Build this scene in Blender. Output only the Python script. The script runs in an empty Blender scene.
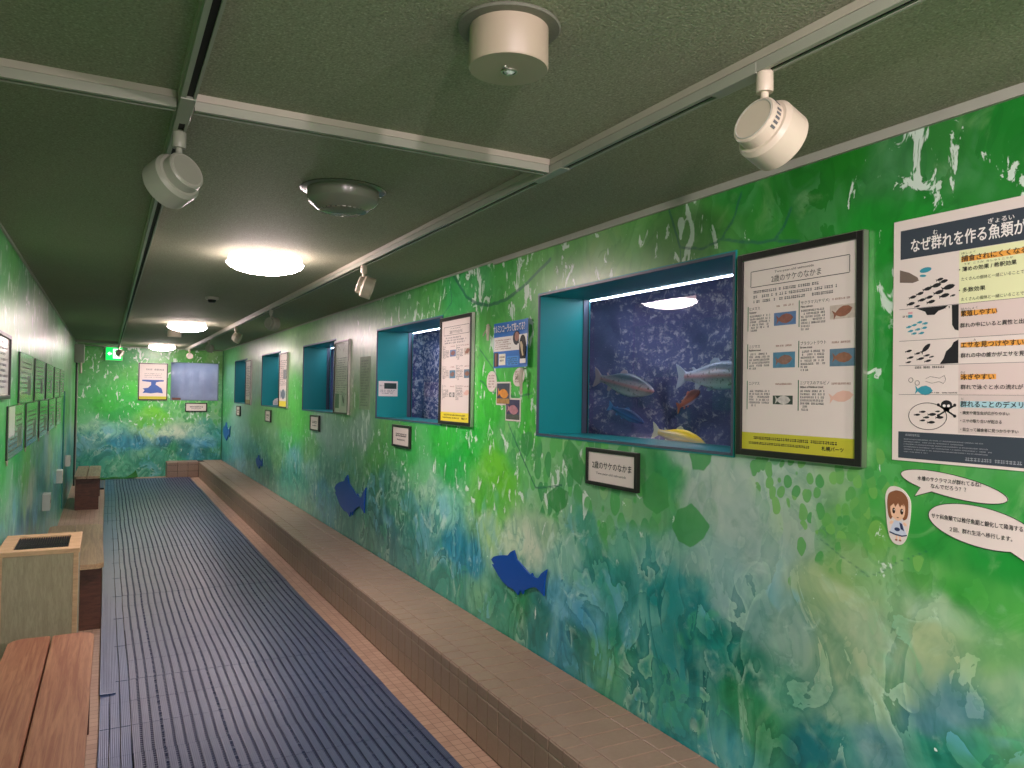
import bpy, bmesh, math, random
import numpy as np
from mathutils import Vector, Matrix, Euler
from math import sin, cos, pi, radians

S = bpy.context.scene
COL = S.collection
rnd = random.Random(7)

# ------------------------------------------------------------ camera, world, exposure
CAM_YAW, CAM_PITCH, CAM_ROLL, FPX = 0.486477, 0.015663, -0.016577, 765.77
cam_d = bpy.data.cameras.new('camera')
cam_d.sensor_width = 36.0
cam_d.lens = FPX / 1024 * 36.0
cam_d.clip_start = 0.02
cam = bpy.data.objects.new('camera', cam_d)
COL.objects.link(cam)
fw = Vector((sin(CAM_YAW) * cos(CAM_PITCH), cos(CAM_YAW) * cos(CAM_PITCH), sin(CAM_PITCH)))
ri = Vector((cos(CAM_YAW), -sin(CAM_YAW), 0))
dn = fw.cross(ri)
r2 = cos(CAM_ROLL) * ri + sin(CAM_ROLL) * dn
d2 = -sin(CAM_ROLL) * ri + cos(CAM_ROLL) * dn
mw = Matrix((r2, -d2, -fw)).transposed().to_4x4()
mw.translation = Vector((0, 0, 1.5))
cam.matrix_world = mw
S.camera = cam

world = bpy.data.worlds.new('world')
S.world = world
world.use_nodes = True
world.node_tree.nodes['Background'].inputs[0].default_value = (0.5, 0.6, 0.55, 1)
world.node_tree.nodes['Background'].inputs[1].default_value = 0.02

S.view_settings.view_transform = 'Standard'
S.view_settings.look = 'None'
S.view_settings.gamma = 1.0
S.view_settings.use_curve_mapping = False
S.view_settings.exposure = 2.15
LAMP = 20.0          # ceiling lamp glow
TANKL = 8.0         # tank light bars
FILLW = 34.0  # power of the two added fill spotlights behind the camera

# ------------------------------------------------------------ room numbers (metres)
WR, WL, YB, YF, ZC = 1.85, -0.445, 14.65, -4.0, 2.237
WINY = [(1.917, 3.222), (4.44, 5.742), (6.965, 8.267), (9.49, 10.72), (11.99, 13.19)]
WZ0, WZ1 = 1.32, 1.988

# ------------------------------------------------------------ helpers
def lin(h):
    h = h.lstrip('#')
    c = [int(h[i:i + 2], 16) / 255 for i in (0, 2, 4)]
    return tuple(x / 12.92 if x <= 0.04045 else ((x + 0.055) / 1.055) ** 2.4 for x in c) + (1.0,)

class NT:
    def __init__(s, m):
        s.t = m.node_tree
        s.b = s.t.nodes.get('Principled BSDF')
    def n(s, typ, **kw):
        nd = s.t.nodes.new(typ)
        for k, v in kw.items():
            if k == 'inp':
                for a, b in v.items():
                    nd.inputs[a].default_value = b
            else:
                setattr(nd, k, v)
        return nd
    def l(s, a, b):
        s.t.links.new(a, b)
    def math(s, op, a, b=None, clamp=False):
        nd = s.n('ShaderNodeMath', operation=op, use_clamp=clamp)
        for i, v in enumerate((a, b)):
            if v is None: continue
            if isinstance(v, (int, float)): nd.inputs[i].default_value = v
            else: s.l(v, nd.inputs[i])
        return nd.outputs[0]
    def mix(s, f, a, b, blend='MIX'):
        nd = s.n('ShaderNodeMix', data_type='RGBA', blend_type=blend)
        for i, v in ((0, f), (6, a), (7, b)):
            if isinstance(v, (int, float)): nd.inputs[i].default_value = v
            elif isinstance(v, tuple): nd.inputs[i].default_value = v
            else: s.l(v, nd.inputs[i])
        return nd.outputs[2]
    def step(s, v, a, b):
        nd = s.n('ShaderNodeMapRange', interpolation_type='SMOOTHSTEP')
        s.l(v, nd.inputs[0]); nd.inputs[1].default_value = a; nd.inputs[2].default_value = b
        return nd.outputs[0]
    def noise(s, vec, scale, detail=3, dist=0.0, rough=0.5):
        nd = s.n('ShaderNodeTexNoise', inp={'Scale': scale, 'Detail': detail, 'Distortion': dist, 'Roughness': rough})
        if vec is not None: s.l(vec, nd.inputs['Vector'])
        return nd.outputs[0]
    def map(s, vec, sc=(1, 1, 1), rot=(0, 0, 0), loc=(0, 0, 0)):
        nd = s.n('ShaderNodeMapping'); s.l(vec, nd.inputs[0])
        nd.inputs['Scale'].default_value = sc; nd.inputs['Rotation'].default_value = rot; nd.inputs['Location'].default_value = loc
        return nd.outputs[0]

def mat(name, col, rough=0.5, metal=0.0, spec=0.5, var=0.06, vscale=8.0, bump=0.0, bscale=200.0, emit=None, es=0.0, coat=0.0):
    m = bpy.data.materials.new(name); m.use_nodes = True
    k = NT(m); b = k.b
    c = lin(col) if isinstance(col, str) else col
    b.inputs['Roughness'].default_value = rough
    b.inputs['Metallic'].default_value = metal
    b.inputs['Specular IOR Level'].default_value = spec
    b.inputs['Coat Weight'].default_value = coat
    tc = k.n('ShaderNodeTexCoord')
    if var > 0:
        f = k.noise(tc.outputs['Object'], vscale, 4)
        d = tuple(x * (1 - var * 2.2) for x in c[:3]) + (1,)
        u = tuple(min(1, x * (1 + var * 2.2)) for x in c[:3]) + (1,)
        k.l(k.mix(f, d, u), b.inputs['Base Color'])
    else:
        b.inputs['Base Color'].default_value = c
    if bump > 0:
        bp = k.n('ShaderNodeBump', inp={'Strength': bump, 'Distance': 0.002})
        k.l(k.noise(tc.outputs['Object'], bscale, 2), bp.inputs['Height'])
        k.l(bp.outputs[0], b.inputs['Normal'])
    if emit:
        b.inputs['Emission Color'].default_value = lin(emit)
        b.inputs['Emission Strength'].default_value = es
    return m

class MB:
    """collects shapes into one bmesh; coordinates local to the thing"""
    def __init__(s):
        s.bm = bmesh.new()
    def box(s, a, b, bev=0.0):
        x0, y0, z0 = a; x1, y1, z1 = b
        x0, x1 = min(x0, x1), max(x0, x1); y0, y1 = min(y0, y1), max(y0, y1); z0, z1 = min(z0, z1), max(z0, z1)
        M = Matrix.Translation(((x0 + x1) / 2, (y0 + y1) / 2, (z0 + z1) / 2)) @ Matrix.Diagonal((x1 - x0, y1 - y0, z1 - z0, 1))
        g = bmesh.ops.create_cube(s.bm, size=1, matrix=M)
        if bev > 0:
            es = list({e for v in g['verts'] for e in v.link_edges})
            bmesh.ops.bevel(s.bm, geom=es, offset=bev, segments=2, affect='EDGES', profile=0.6)
        return s
    def obox(s, c, size, R, bev=0.0):
        M = Matrix.Translation(c) @ R.to_4x4() @ Matrix.Diagonal((*size, 1))
        g = bmesh.ops.create_cube(s.bm, size=1, matrix=M)
        if bev > 0:
            es = list({e for v in g['verts'] for e in v.link_edges})
            bmesh.ops.bevel(s.bm, geom=es, offset=bev, segments=2, affect='EDGES')
        return s
    def lathe(s, prof, origin=(0, 0, 0), axis=(0, 0, 1), n=40):
        """prof: list of (r, h) along axis"""
        q = Vector((0, 0, 1)).rotation_difference(Vector(axis).normalized())
        o = Vector(origin); rings = []
        for r, h in prof:
            if r < 1e-6:
                rings.append([s.bm.verts.new(o + q @ Vector((0, 0, h)))])
            else:
                rings.append([s.bm.verts.new(o + q @ Vector((r * cos(2 * pi * i / n), r * sin(2 * pi * i / n), h))) for i in range(n)])
        for A, B in zip(rings[:-1], rings[1:]):
            for i in range(n):
                j = (i + 1) % n
                if len(A) == 1 and len(B) == 1: continue
                if len(A) == 1: f = (A[0], B[i], B[j])
                elif len(B) == 1: f = (A[i], A[j], B[0])
                else: f = (A[i], A[j], B[j], B[i])
                s.bm.faces.new(f)
        return s
    def cyl(s, p0, p1, r, r1=None, n=24):
        p0 = Vector(p0); p1 = Vector(p1); L = (p1 - p0).length
        r1 = r if r1 is None else r1
        return s.lathe([(0, 0), (r, 0), (r1, L), (0, L)], p0, p1 - p0, n)
    def prism(s, pts, y0, y1):
        """polygon in the x-z plane, given thickness in y"""
        A = [s.bm.verts.new((x, y0, z)) for x, z in pts]
        B = [s.bm.verts.new((x, y1, z)) for x, z in pts]
        s.bm.faces.new(A); s.bm.faces.new(B[::-1])
        for i in range(len(pts)):
            j = (i + 1) % len(pts)
            s.bm.faces.new((A[j], A[i], B[i], B[j]))
        return s
    def hprism(s, pts, z0, z1):
        """polygon in the x-y plane, given thickness in z"""
        A = [s.bm.verts.new((x, y, z0)) for x, y in pts]
        B = [s.bm.verts.new((x, y, z1)) for x, y in pts]
        s.bm.faces.new(A); s.bm.faces.new(B[::-1])
        for i in range(len(pts)):
            j = (i + 1) % len(pts)
            s.bm.faces.new((A[j], A[i], B[i], B[j]))
        return s
    def tube(s, pts, rad, n=8):
        pts = [Vector(p) for p in pts]
        rad = rad if isinstance(rad, (list, tuple)) else [rad] * len(pts)
        prev = None; up = Vector((0, 0, 1))
        for i, p in enumerate(pts):
            d = (pts[min(i + 1, len(pts) - 1)] - pts[max(i - 1, 0)]).normalized()
            a = d.cross(up if abs(d.z) < 0.9 else Vector((1, 0, 0))).normalized(); b = d.cross(a)
            ring = [s.bm.verts.new(p + (a * cos(2 * pi * k / n) + b * sin(2 * pi * k / n)) * rad[i]) for k in range(n)]
            if prev:
                for k in range(n):
                    s.bm.faces.new((prev[k], prev[(k + 1) % n], ring[(k + 1) % n], ring[k]))
            else: s.bm.faces.new(ring[::-1])
            prev = ring
        s.bm.faces.new(prev)
        return s
    def build(s, name, m, parent=None, smooth=None):
        bmesh.ops.recalc_face_normals(s.bm, faces=s.bm.faces)
        me = bpy.data.meshes.new(name); s.bm.to_mesh(me); s.bm.free()
        return link(name, me, m, parent, smooth)

def link(name, me, m, parent=None, smooth=None):
    o = bpy.data.objects.new(name, me); COL.objects.link(o)
    if m is not None: me.materials.append(m)
    if smooth is not None:
        me.polygons.foreach_set('use_smooth', [True] * len(me.polygons))
        me.set_sharp_from_angle(angle=radians(smooth))
    if parent: o.parent = parent
    return o

def thing(name, label, cat, loc=(0, 0, 0), rz=0.0, group=None):
    o = bpy.data.objects.new(name, None); COL.objects.link(o)
    o.empty_display_size = 0.05
    o.location = loc; o.rotation_euler = (0, 0, rz)
    o['label'] = label; o['category'] = cat
    if group: o['group'] = group
    return o

def tag(o, label, cat, group=None):
    o['label'] = label; o['category'] = cat
    if group: o['group'] = group
    return o

def structure(o):
    o['kind'] = 'structure'; return o

def on_right(y, z=0.0): return dict(loc=(WR, y, z), rz=-pi / 2)      # local x runs towards -Y, local -y faces the room
def on_left(y, z=0.0): return dict(loc=(WL, y, z), rz=pi / 2)
def on_back(x, z=0.0): return dict(loc=(x, YB, z), rz=0.0)

_dg = None
def text_mesh(items, name, m, parent, depth=0.0003):
    """items: (string, x_left, z_baseline, size, x_width or None, bold, y)"""
    verts, faces = [], []
    for (st, x, z, size, width, bold, y) in items:
        c = bpy.data.curves.new('lettering', 'FONT'); c.body = st; c.size = size
        c.resolution_u = 2
        o = bpy.data.objects.new('lettering', c); COL.objects.link(o)
        bpy.context.view_layer.update()
        dg = bpy.context.evaluated_depsgraph_get()
        me = bpy.data.meshes.new_from_object(o.evaluated_get(dg))
        vs = [v.co.copy() for v in me.vertices]
        if vs:
            x0 = min(v.x for v in vs); x1 = max(v.x for v in vs)
            k = (width / (x1 - x0)) if width else 1.0
            w = bold * size
            for q, (dx, dz) in enumerate(((-w, 0), (w, 0), (0, -w), (0, w)) if bold else ((0, 0),)):
                b = len(verts)
                verts += [(x + (v.x - x0) * k + dx, y - q * .00012, z + v.y + dz) for v in vs]
                faces += [tuple(i + b for i in p.vertices) for p in me.polygons]
        bpy.data.objects.remove(o); bpy.data.curves.remove(c); bpy.data.meshes.remove(me)
    me = bpy.data.meshes.new(name); me.from_pydata(verts, [], faces); me.update()
    return link(name, me, m, parent)

def fine(mb, x0, x1, z, h, y, fill=0.8, r=rnd):
    """a line of writing too small to read: broken strokes of ink"""
    x = x0
    while x < x1 - h * 0.3:
        w = h * r.uniform(0.55, 0.95)
        if r.random() < fill:
            t = h * 0.16
            mb.box((x, y, z + h * r.uniform(0.0, .2)), (x + w * 0.8, y + .0002, z + h * .2 + t * .8))
            mb.box((x, y, z + h * r.uniform(0.55, .8)), (x + w * 0.8, y + .0002, z + h * .85))
            xx = x + w * r.uniform(.1, .6)
            mb.box((xx, y, z), (xx + t, y + .0002, z + h * .95))
        x += w * 1.06
    return mb

def oval(cx, cz, rx, rz, n=40, tilt=0.0):
    return [(cx + rx * cos(t) * cos(tilt) - rz * sin(t) * sin(tilt), cz + rx * cos(t) * sin(tilt) + rz * sin(t) * cos(tilt)) for t in [2 * pi * i / n for i in range(n)]]

def fish2d(cx, cz, L, ang=0.0, H=0.28):
    p = [(.5, 0), (.35, .5 * H), (.1, .75 * H), (-.15, .6 * H), (-.35, .2 * H), (-.5, .7 * H), (-.44, 0), (-.5, -.7 * H), (-.35, -.2 * H), (-.15, -.6 * H), (.1, -.75 * H), (.35, -.5 * H)]
    return [(cx + L * (a * cos(ang) - b * sin(ang)), cz + L * (a * sin(ang) + b * cos(ang))) for a, b in p]

# ------------------------------------------------------------ plain materials
M = {}
M['white'] = mat('white_plastic', 'c6bba9', 0.4)
M['whitelamp'] = mat('lamp_rim_plastic', 'e8dccb', 0.4)
M['grey'] = mat('grey_metal', 'a8a89c', 0.4, var=.08)
M['track'] = mat('track_enamel', '999c8e', 0.38, var=.05)
M['trackbase'] = mat('track_base_strip', 'a9a495', 0.45, var=.05)
M['trim'] = mat('trim_strip', 'adada2', 0.5)
M['black'] = mat('black_plastic', '0c0c0c', 0.4)
M['slot'] = mat('track_slot', '080808', 0.7)
M['frame'] = mat('black_frame', '1d1c1b', 0.35, var=.1)
M['alu'] = mat('brushed_aluminium', 'b0aea6', 0.3, metal=0.9)
M['paper'] = mat('paper', 'e4d9d2', 0.45, var=.015, vscale=3)
M['paper_glossy'] = mat('laminated_paper', 'd9d6cf', 0.2, var=.02, vscale=3)
M['ink'] = mat('ink', '1c1d22', 0.6, var=0)
M['inkgrey'] = mat('grey_ink', '5a5c60', 0.6, var=0)
M['navy'] = mat('slate_print', '3a434e', 0.5, var=.02)
M['chalk'] = mat('white_print', 'f0ece8', 0.5, var=0)
M['orange'] = mat('orange_print', 'f0aa4e', 0.5, var=0)
M['cyan'] = mat('pale_cyan_print', 'a9d3dc', 0.5, var=0)
M['cream'] = mat('pale_green_print', 'e6ebb9', 0.5, var=0)
M['pinkish'] = mat('pale_pink_print', 'dccbc5', 0.5, var=0)
M['tealink'] = mat('teal_print', '3b98ab', 0.5, var=0)
M['greenink'] = mat('green_print', '1f6a4a', 0.5, var=0)
M['redink'] = mat('brown_red_print', '9a6a5c', 0.5, var=0)
M['yellow'] = mat('yellow_green_print', 'c3c036', 0.5, var=.04)
M['yellow2'] = mat('yellow_print', 'eadb3c', 0.5, var=.03)
M['bluep'] = mat('blue_print', '1f74cc', 0.4, var=.04)
M['bluel'] = mat('light_blue_print', '4a9ae4', 0.4, var=0)
M['teal'] = mat('teal_jamb_paint', '0a8a8c', 0.42, var=.03)
M['tealdark'] = mat('window_frame_grey', '4a5468', 0.4)
M['sealant'] = mat('dark_seal', '1a1c22', 0.5)
M['sticker'] = mat('blue_vinyl', '0d51ad', 0.35, var=.03)
M['darkwood'] = mat('dark_stained_wood', '5c3020', 0.5, var=.15, vscale=12)
M['grille'] = mat('black_grille', '15141a', 0.5)
M['turf'] = mat('green_turf', '226a28', 0.95, var=.2, vscale=120, bump=.8, bscale=600)
M['outlet'] = mat('outlet_plastic', 'c6cfc4', 0.4)
M['hairp'] = mat('brown_hair_print', '8a5a3c', 0.5, var=.1)
M['skinp'] = mat('skin_print', 'f0c4a4', 0.5, var=0)

def wood(name, a, b, sc=(30, 1.2, 30), rough=0.45, axis=1):
    m = bpy.data.materials.new(name); m.use_nodes = True; k = NT(m)
    tc = k.n('ShaderNodeTexCoord')
    v = k.map(tc.outputs['Object'], sc)
    f = k.noise(v, 1.6, 6, 1.2, .6)
    g = k.noise(k.map(tc.outputs['Object'], tuple(x * 5 for x in sc)), 2.0, 3)
    c = k.mix(k.step(f, .3, .7), lin(a), lin(b))
    c = k.mix(k.math('MULTIPLY', k.step(g, .45, .75), .35), c, tuple(x * .6 for x in lin(a)[:3]) + (1,))
    k.l(c, k.b.inputs['Base Color'])
    k.b.inputs['Roughness'].default_value = rough
    bp = k.n('ShaderNodeBump', inp={'Strength': .25, 'Distance': .001}); k.l(g, bp.inputs['Height']); k.l(bp.outputs[0], k.b.inputs['Normal'])
    return m
M['bench1'] = wood('reddish_bench_wood', '98604a', 'ba8666')
M['bench2'] = wood('weathered_bench_wood', '9c8060', 'bda078')
M['bench3'] = wood('grey_bench_wood', '86705c', 'ac9678')
M['legs'] = wood('dark_leg_wood', '43281c', '5c3828', (6, 6, 30))
M['ply'] = wood('plywood_side', 'a3977a', 'b5a98a', (30, 30, 4), .5)
M['pine'] = wood('pine_edge', 'caa27c', 'ddb88e', (3, 20, 20), .5)

def glass_mat(name, tint=(1, 1, 1, 1)):
    m = bpy.data.materials.new(name); m.use_nodes = True; t = m.node_tree
    t.nodes.remove(t.nodes['Principled BSDF'])
    out = t.nodes['Material Output']
    tr = t.nodes.new('ShaderNodeBsdfTransparent'); tr.inputs[0].default_value = tint
    gl = t.nodes.new('ShaderNodeBsdfGlossy'); gl.inputs['Roughness'].default_value = 0.02
    fr = t.nodes.new('ShaderNodeFresnel'); fr.inputs[0].default_value = 1.5
    mx = t.nodes.new('ShaderNodeMixShader')
    ge = t.nodes.new('ShaderNodeNewGeometry'); sb = t.nodes.new('ShaderNodeMath'); sb.operation = 'SUBTRACT'; sb.inputs[0].default_value = 1.0; t.links.new(ge.outputs['Backfacing'], sb.inputs[1])
    mu = t.nodes.new('ShaderNodeMath'); mu.operation = 'MULTIPLY'; t.links.new(fr.outputs[0], mu.inputs[0]); t.links.new(sb.outputs[0], mu.inputs[1])
    t.links.new(mu.outputs[0], mx.inputs[0]); t.links.new(tr.outputs[0], mx.inputs[1]); t.links.new(gl.outputs[0], mx.inputs[2])
    t.links.new(mx.outputs[0], out.inputs[0])
    return m
M['glass'] = glass_mat('aquarium_glass', (.96, .97, 1, 1))

def emission(name, col, st):
    m = bpy.data.materials.new(name); m.use_nodes = True; k = NT(m)
    k.b.inputs['Base Color'].default_value = tuple(.7 * x / max(col[:3]) for x in col[:3]) + (1,)
    k.b.inputs['Emission Color'].default_value = col
    k.b.inputs['Emission Strength'].default_value = st
    return m
M['lamprim'] = emission('opal_lamp_rim', (1.0, .72, .70, 1), 2.0)
M['lamp'] = emission('opal_lamp_glow', (1.0, .79, .80, 1), LAMP)
M['led'] = emission('tank_light_glow', (.78, .84, 1.0, 1), TANKL)
M['exit'] = emission('exit_green_glow', (.0, .72, .10, 1), .26)
M['exitw'] = emission('exit_white_glow', (.8, 1, .85, 1), .5)

# ceiling: stippled grey-green plaster
def ceiling_mat():
    m = bpy.data.materials.new('stippled_ceiling'); m.use_nodes = True; k = NT(m)
    geo = k.n('ShaderNodeNewGeometry'); p = geo.outputs['Position']
    big = k.noise(p, 1.4, 4, .5)
    c = k.mix(big, lin('8b9079'), lin('9a9c84'))
    sp = k.noise(p, 170, 3)
    c = k.mix(k.math('MULTIPLY', k.step(sp, .54, .70), .5), c, lin('c2c2aa'))
    c = k.mix(k.math('MULTIPLY', k.step(sp, .46, .32), .45), c, lin('5a5f4e'))
    k.l(c, k.b.inputs['Base Color']); k.b.inputs['Roughness'].default_value = .8
    bp = k.n('ShaderNodeBump', inp={'Strength': .8, 'Distance': .003}); k.l(sp, bp.inputs['Height']); k.l(bp.outputs[0], k.b.inputs['Normal'])
    return m
M['ceiling'] = ceiling_mat()

def floor_mat():
    m = bpy.data.materials.new('beige_floor_tile'); m.use_nodes = True; k = NT(m)
    geo = k.n('ShaderNodeNewGeometry')
    br = k.n('ShaderNodeTexBrick', offset=0.0, inp={'Scale': 1.0, 'Mortar Size': .0018, 'Brick Width': .048, 'Row Height': .048, 'Mortar Smooth': .2,
             'Color1': lin('a98a74'), 'Color2': lin('b89a82'), 'Mortar': lin('6e5a4c')})
    k.l(geo.outputs['Position'], br.inputs['Vector'])
    c = k.mix(k.math('MULTIPLY', k.noise(geo.outputs['Position'], 3, 4), .4), br.outputs[0], lin('8a7466'))
    k.l(c, k.b.inputs['Base Color']); k.b.inputs['Roughness'].default_value = .45
    return m
M['floor'] = floor_mat()
def tile_mat():
    m = bpy.data.materials.new('brown_ledge_tile'); m.use_nodes = True; k = NT(m)
    geo = k.n('ShaderNodeNewGeometry'); p = geo.outputs['Position']
    v = k.n('ShaderNodeTexVoronoi', feature='F1', inp={'Scale': 7.0}); k.l(p, v.inputs['Vector'])
    c = k.mix(k.noise(p, 5, 5), lin('8f7867'), lin('a68e79'))
    c = k.mix(k.math('MULTIPLY', k.noise(p, 60, 3), .4), c, lin('6a564a'))
    k.l(c, k.b.inputs['Base Color']); k.b.inputs['Roughness'].default_value = .42
    return m
M['tile'] = tile_mat()
M['grout'] = mat('grout', '2c2420', .8, var=.1)
M['groutl'] = mat('pale_grout', 'b09c8a', .8, var=.1)
def mat_mat(name, a, b):
    m = bpy.data.materials.new(name); m.use_nodes = True; k = NT(m)
    geo = k.n('ShaderNodeNewGeometry'); p = geo.outputs['Position']
    c = k.mix(k.noise(p, 3, 5), lin(a), lin(b))
    k.l(c, k.b.inputs['Base Color']); k.b.inputs['Roughness'].default_value = .31
    bp = k.n('ShaderNodeBump', inp={'Strength': .5, 'Distance': .001})
    w = k.n('ShaderNodeTexWave', bands_direction='X', inp={'Scale': 42.0, 'Distortion': 0.3})
    k.l(p, w.inputs['Vector']); k.l(w.outputs[1], bp.inputs['Height']); k.l(bp.outputs[0], k.b.inputs['Normal'])
    return m
M['mat'] = mat_mat('blue_grey_mat_plastic', '36405c', '4a5672')
M['matedge'] = mat_mat('blue_mat_edge_plastic', '283e60', '35507a')
M['gap_shade'] = mat('gap_shade_and_grime', '0c0c10', .9)  # near-black for the shade and grime seen between the mat slats
MURAL = """1.06,2.19,1c7a2a,3,0 1.2,2.17,2f7a34,9,0 1.34,2.15,3f8048,10,0 1.5,2.17,1f7a22,1,0 1.65,2.13,1e7524,0,0 1.76,2.07,2f8a30,1,0 1.99,2.13,45913a,3,0 1.9,2.18,2d8a35,1,0 2.12,2.12,5f9250,8,0 2.31,2.1,5a9448,6,0 2.5,2.14,62a04e,5,0 2.71,2.11,78a560,4,0 2.95,2.12,5aa046,6,0 3.23,2.14,5cab48,5,0 3.66,2.15,3c9f3e,6,0 3.9,2.12,4aa65c,9,0 4.25,2.08,35a050,3,0 4.66,2.05,4aa045,5,0 5.24,2.03,55a35a,4,0 5.94,2.01,6aa568,2,0 6.83,1.98,7fac7a,1,0 7.99,1.99,6fae5c,1,0 8.97,1.99,84b074,0,0 11.76,2.08,78ab6c,0,0 13.56,1.86,4f9f60,0,0 1.37,1.94,1d8a2c,2,0 1.37,1.7,178a2c,1,0 1.37,1.45,2f9a3a,3,0 1.35,1.8,3f9a44,6,0 1.9,1.83,5fa450,3,0 1.89,1.43,a0c0a0,2,0 3.43,1.99,55b04a,6,2 3.3,1.38,44bc38,6,2 3.89,1.81,50b545,4,2 3.88,1.48,42c23a,4,0 3.46,1.27,36b438,6,4 4,1.24,26b638,4,0 4.29,1.1,28ae48,3,0 4.43,0.84,8ccfc0,2,0 3.01,1.21,35a840,6,7 3.1,1.01,45ad50,6,7 3.14,0.87,a8c4a0,2,0 3.62,1.05,6cc532,4,0 3.73,0.88,5cbc3a,3,0 3.76,0.77,a8cf90,1,0 3.97,0.56,2a90a8,1,0 4.19,0.58,2d95b0,1,0 3.49,0.73,c8d8b8,0,0 3.23,0.78,d0d8c0,0,0 3,0.75,8fc0b0,0,0 2.99,0.57,6db0c8,1,0 2.75,0.63,74b6c0,1,0 2.79,0.54,4b9ec0,1,0 2.69,1.07,3a9a58,5,7 2.55,1.17,2f9a48,2,6 2.35,1.19,178040,0,3 2.41,1.1,2a9048,2,5 2.76,0.93,4fa088,2,2 2.47,0.94,62ab96,2,2 2.61,0.79,3a9c90,0,0 2.35,0.84,4a9a95,0,0 2.26,1.05,2d9550,4,4 1.97,1.23,b0bdb2,0,0 1.88,1.1,a8b8b0,0,0 2.07,0.94,8fb0aa,0,0 1.92,0.9,8aacac,0,0 2.12,0.79,2f9090,0,0 2.28,0.74,1d8a88,0,0 2.05,1.15,b0bcb4,0,0 2.13,1.26,a8bcb0,0,0 2.23,1.2,3a9a58,2,0 2.17,0.97,7fae9f,0,0 1.75,1.28,a8bcac,0,9 1.63,1.23,a2b8a0,0,9 1.51,1.27,90b283,0,9 1.63,1.11,9fb09f,0,5 1.46,1.17,62a550,1,8 1.39,1.26,3f9f40,2,7 1.36,1.13,55a048,3,6 1.46,1.06,84a868,2,3 1.52,0.96,a8b88a,0,0 1.75,1,97aea8,0,2 1.79,0.86,7ba39c,0,0 1.67,0.83,8aa79a,0,0 1.25,1.1,60a850,3,3 1.3,1.09,84b06c,5,2 1.14,1.07,3f9c3c,1,0 1.03,1.05,50a448,0,0 1.19,1.01,a3bc98,1,0 1.05,0.93,78ac68,0,0 1.19,0.91,a8b88c,0,0 1.36,0.86,a5b594,0,0 1.45,0.81,a9b892,0,0 1.3,0.75,9db88f,0,0 1.52,0.67,86a890,0,0 1.39,0.69,8fb090,0,0 1.05,1.18,1f8c34,0,0 1.24,1.18,2a9038,1,0 1.22,0.71,5f8f98,0,0 1.14,0.78,6f98a0,0,0 1.05,0.84,9fba90,0,0 1.02,0.73,6fa878,0,0 1.09,0.68,4a9a7c,0,0 1.19,0.63,2d8f78,0,0 1.36,0.6,6f9aa0,0,0 1.48,0.57,1a7f7f,0,0 1.55,0.47,0f7078,0,0 1.96,0.69,1f8a80,0,0 2.06,0.59,1a7a78,0,0 1.83,0.66,1a7560,0,0 1.87,0.52,2a8a5a,0,0 1.78,0.49,3a9060,0,0 1.7,0.61,5f9f85,0,0 2.06,0.38,2a8a8a,0,0 1.96,0.32,3a95a0,0,0 2.16,0.41,2f8f90,0,0 2.34,0.43,258a88,0,0 2.53,0.52,2a9078,0,0 2.67,0.44,5aa878,1,0 2.4,0.64,4a9c98,0,0 2.82,0.44,1f7a70,1,0 2.99,0.39,3a90a8,1,0 3.17,0.43,1d7d78,2,0 3.37,0.48,2a9060,1,0 3.59,0.43,3f9a80,1,0 3.84,0.42,6db08a,1,0 4.25,0.39,3a9a88,1,0 4.59,0.7,5fa8a0,1,0 4.79,1,6fbf80,2,0 4.6,0.89,a5d0b0,1,0 4.98,1.12,3fb050,3,0 5.41,1.24,4faa45,4,3 5.75,1.06,5aa850,3,2 6.16,1.2,9fb8ac,8,0 6.76,1.08,98b8a8,4,0 6.44,0.93,6fa878,2,0 7.09,0.78,6fa590,1,0 5.5,0.78,4a9070,1,0 5.37,0.51,3a7f80,0,0 5.85,0.51,4a8a7a,0,0 4.95,0.44,3f9088,1,0 6.55,0.4,3a8a80,1,0 7.44,0.46,4f9fb0,2,0 5.16,0.75,4f9a78,1,0 4.37,1.22,34ba3c,3,0 6.07,1.85,9ab490,1,0 6.05,1.61,8fae88,1,0 6.47,1.44,6fa460,2,0 8.65,1.42,45b83a,2,0 8.37,1.1,4fc040,3,0 8.86,0.96,40b848,2,0 7.3,1.15,a0b8b0,4,0 7.89,0.91,6fb060,3,0 8.58,0.76,6fb8b0,3,0 8.32,0.56,2f9f8a,1,0 8.81,0.4,3aa590,1,0 7.87,0.71,8fc0b0,2,0 7.25,0.48,5fa8b8,1,0 7.84,0.31,5fa590,0,0 9.16,1.18,5fa850,1,0 10.08,1.01,74a86c,0,0 9.72,0.79,6fa868,1,0 10.36,0.48,2a7a6a,0,0 11.19,0.96,5a9f58,0,0 11.57,0.66,5f9f90,1,0 12.06,0.92,7fb0a8,0,0 12.59,1.21,8fb8b0,0,0 12.48,0.44,7fb8c8,1,0 13.3,0.21,2f8f9a,1,0 13.96,1.35,3f9f58,2,0 14.22,0.65,4fa08f,1,0 11.51,0.23,4f9f9a,0,0"""
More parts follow.
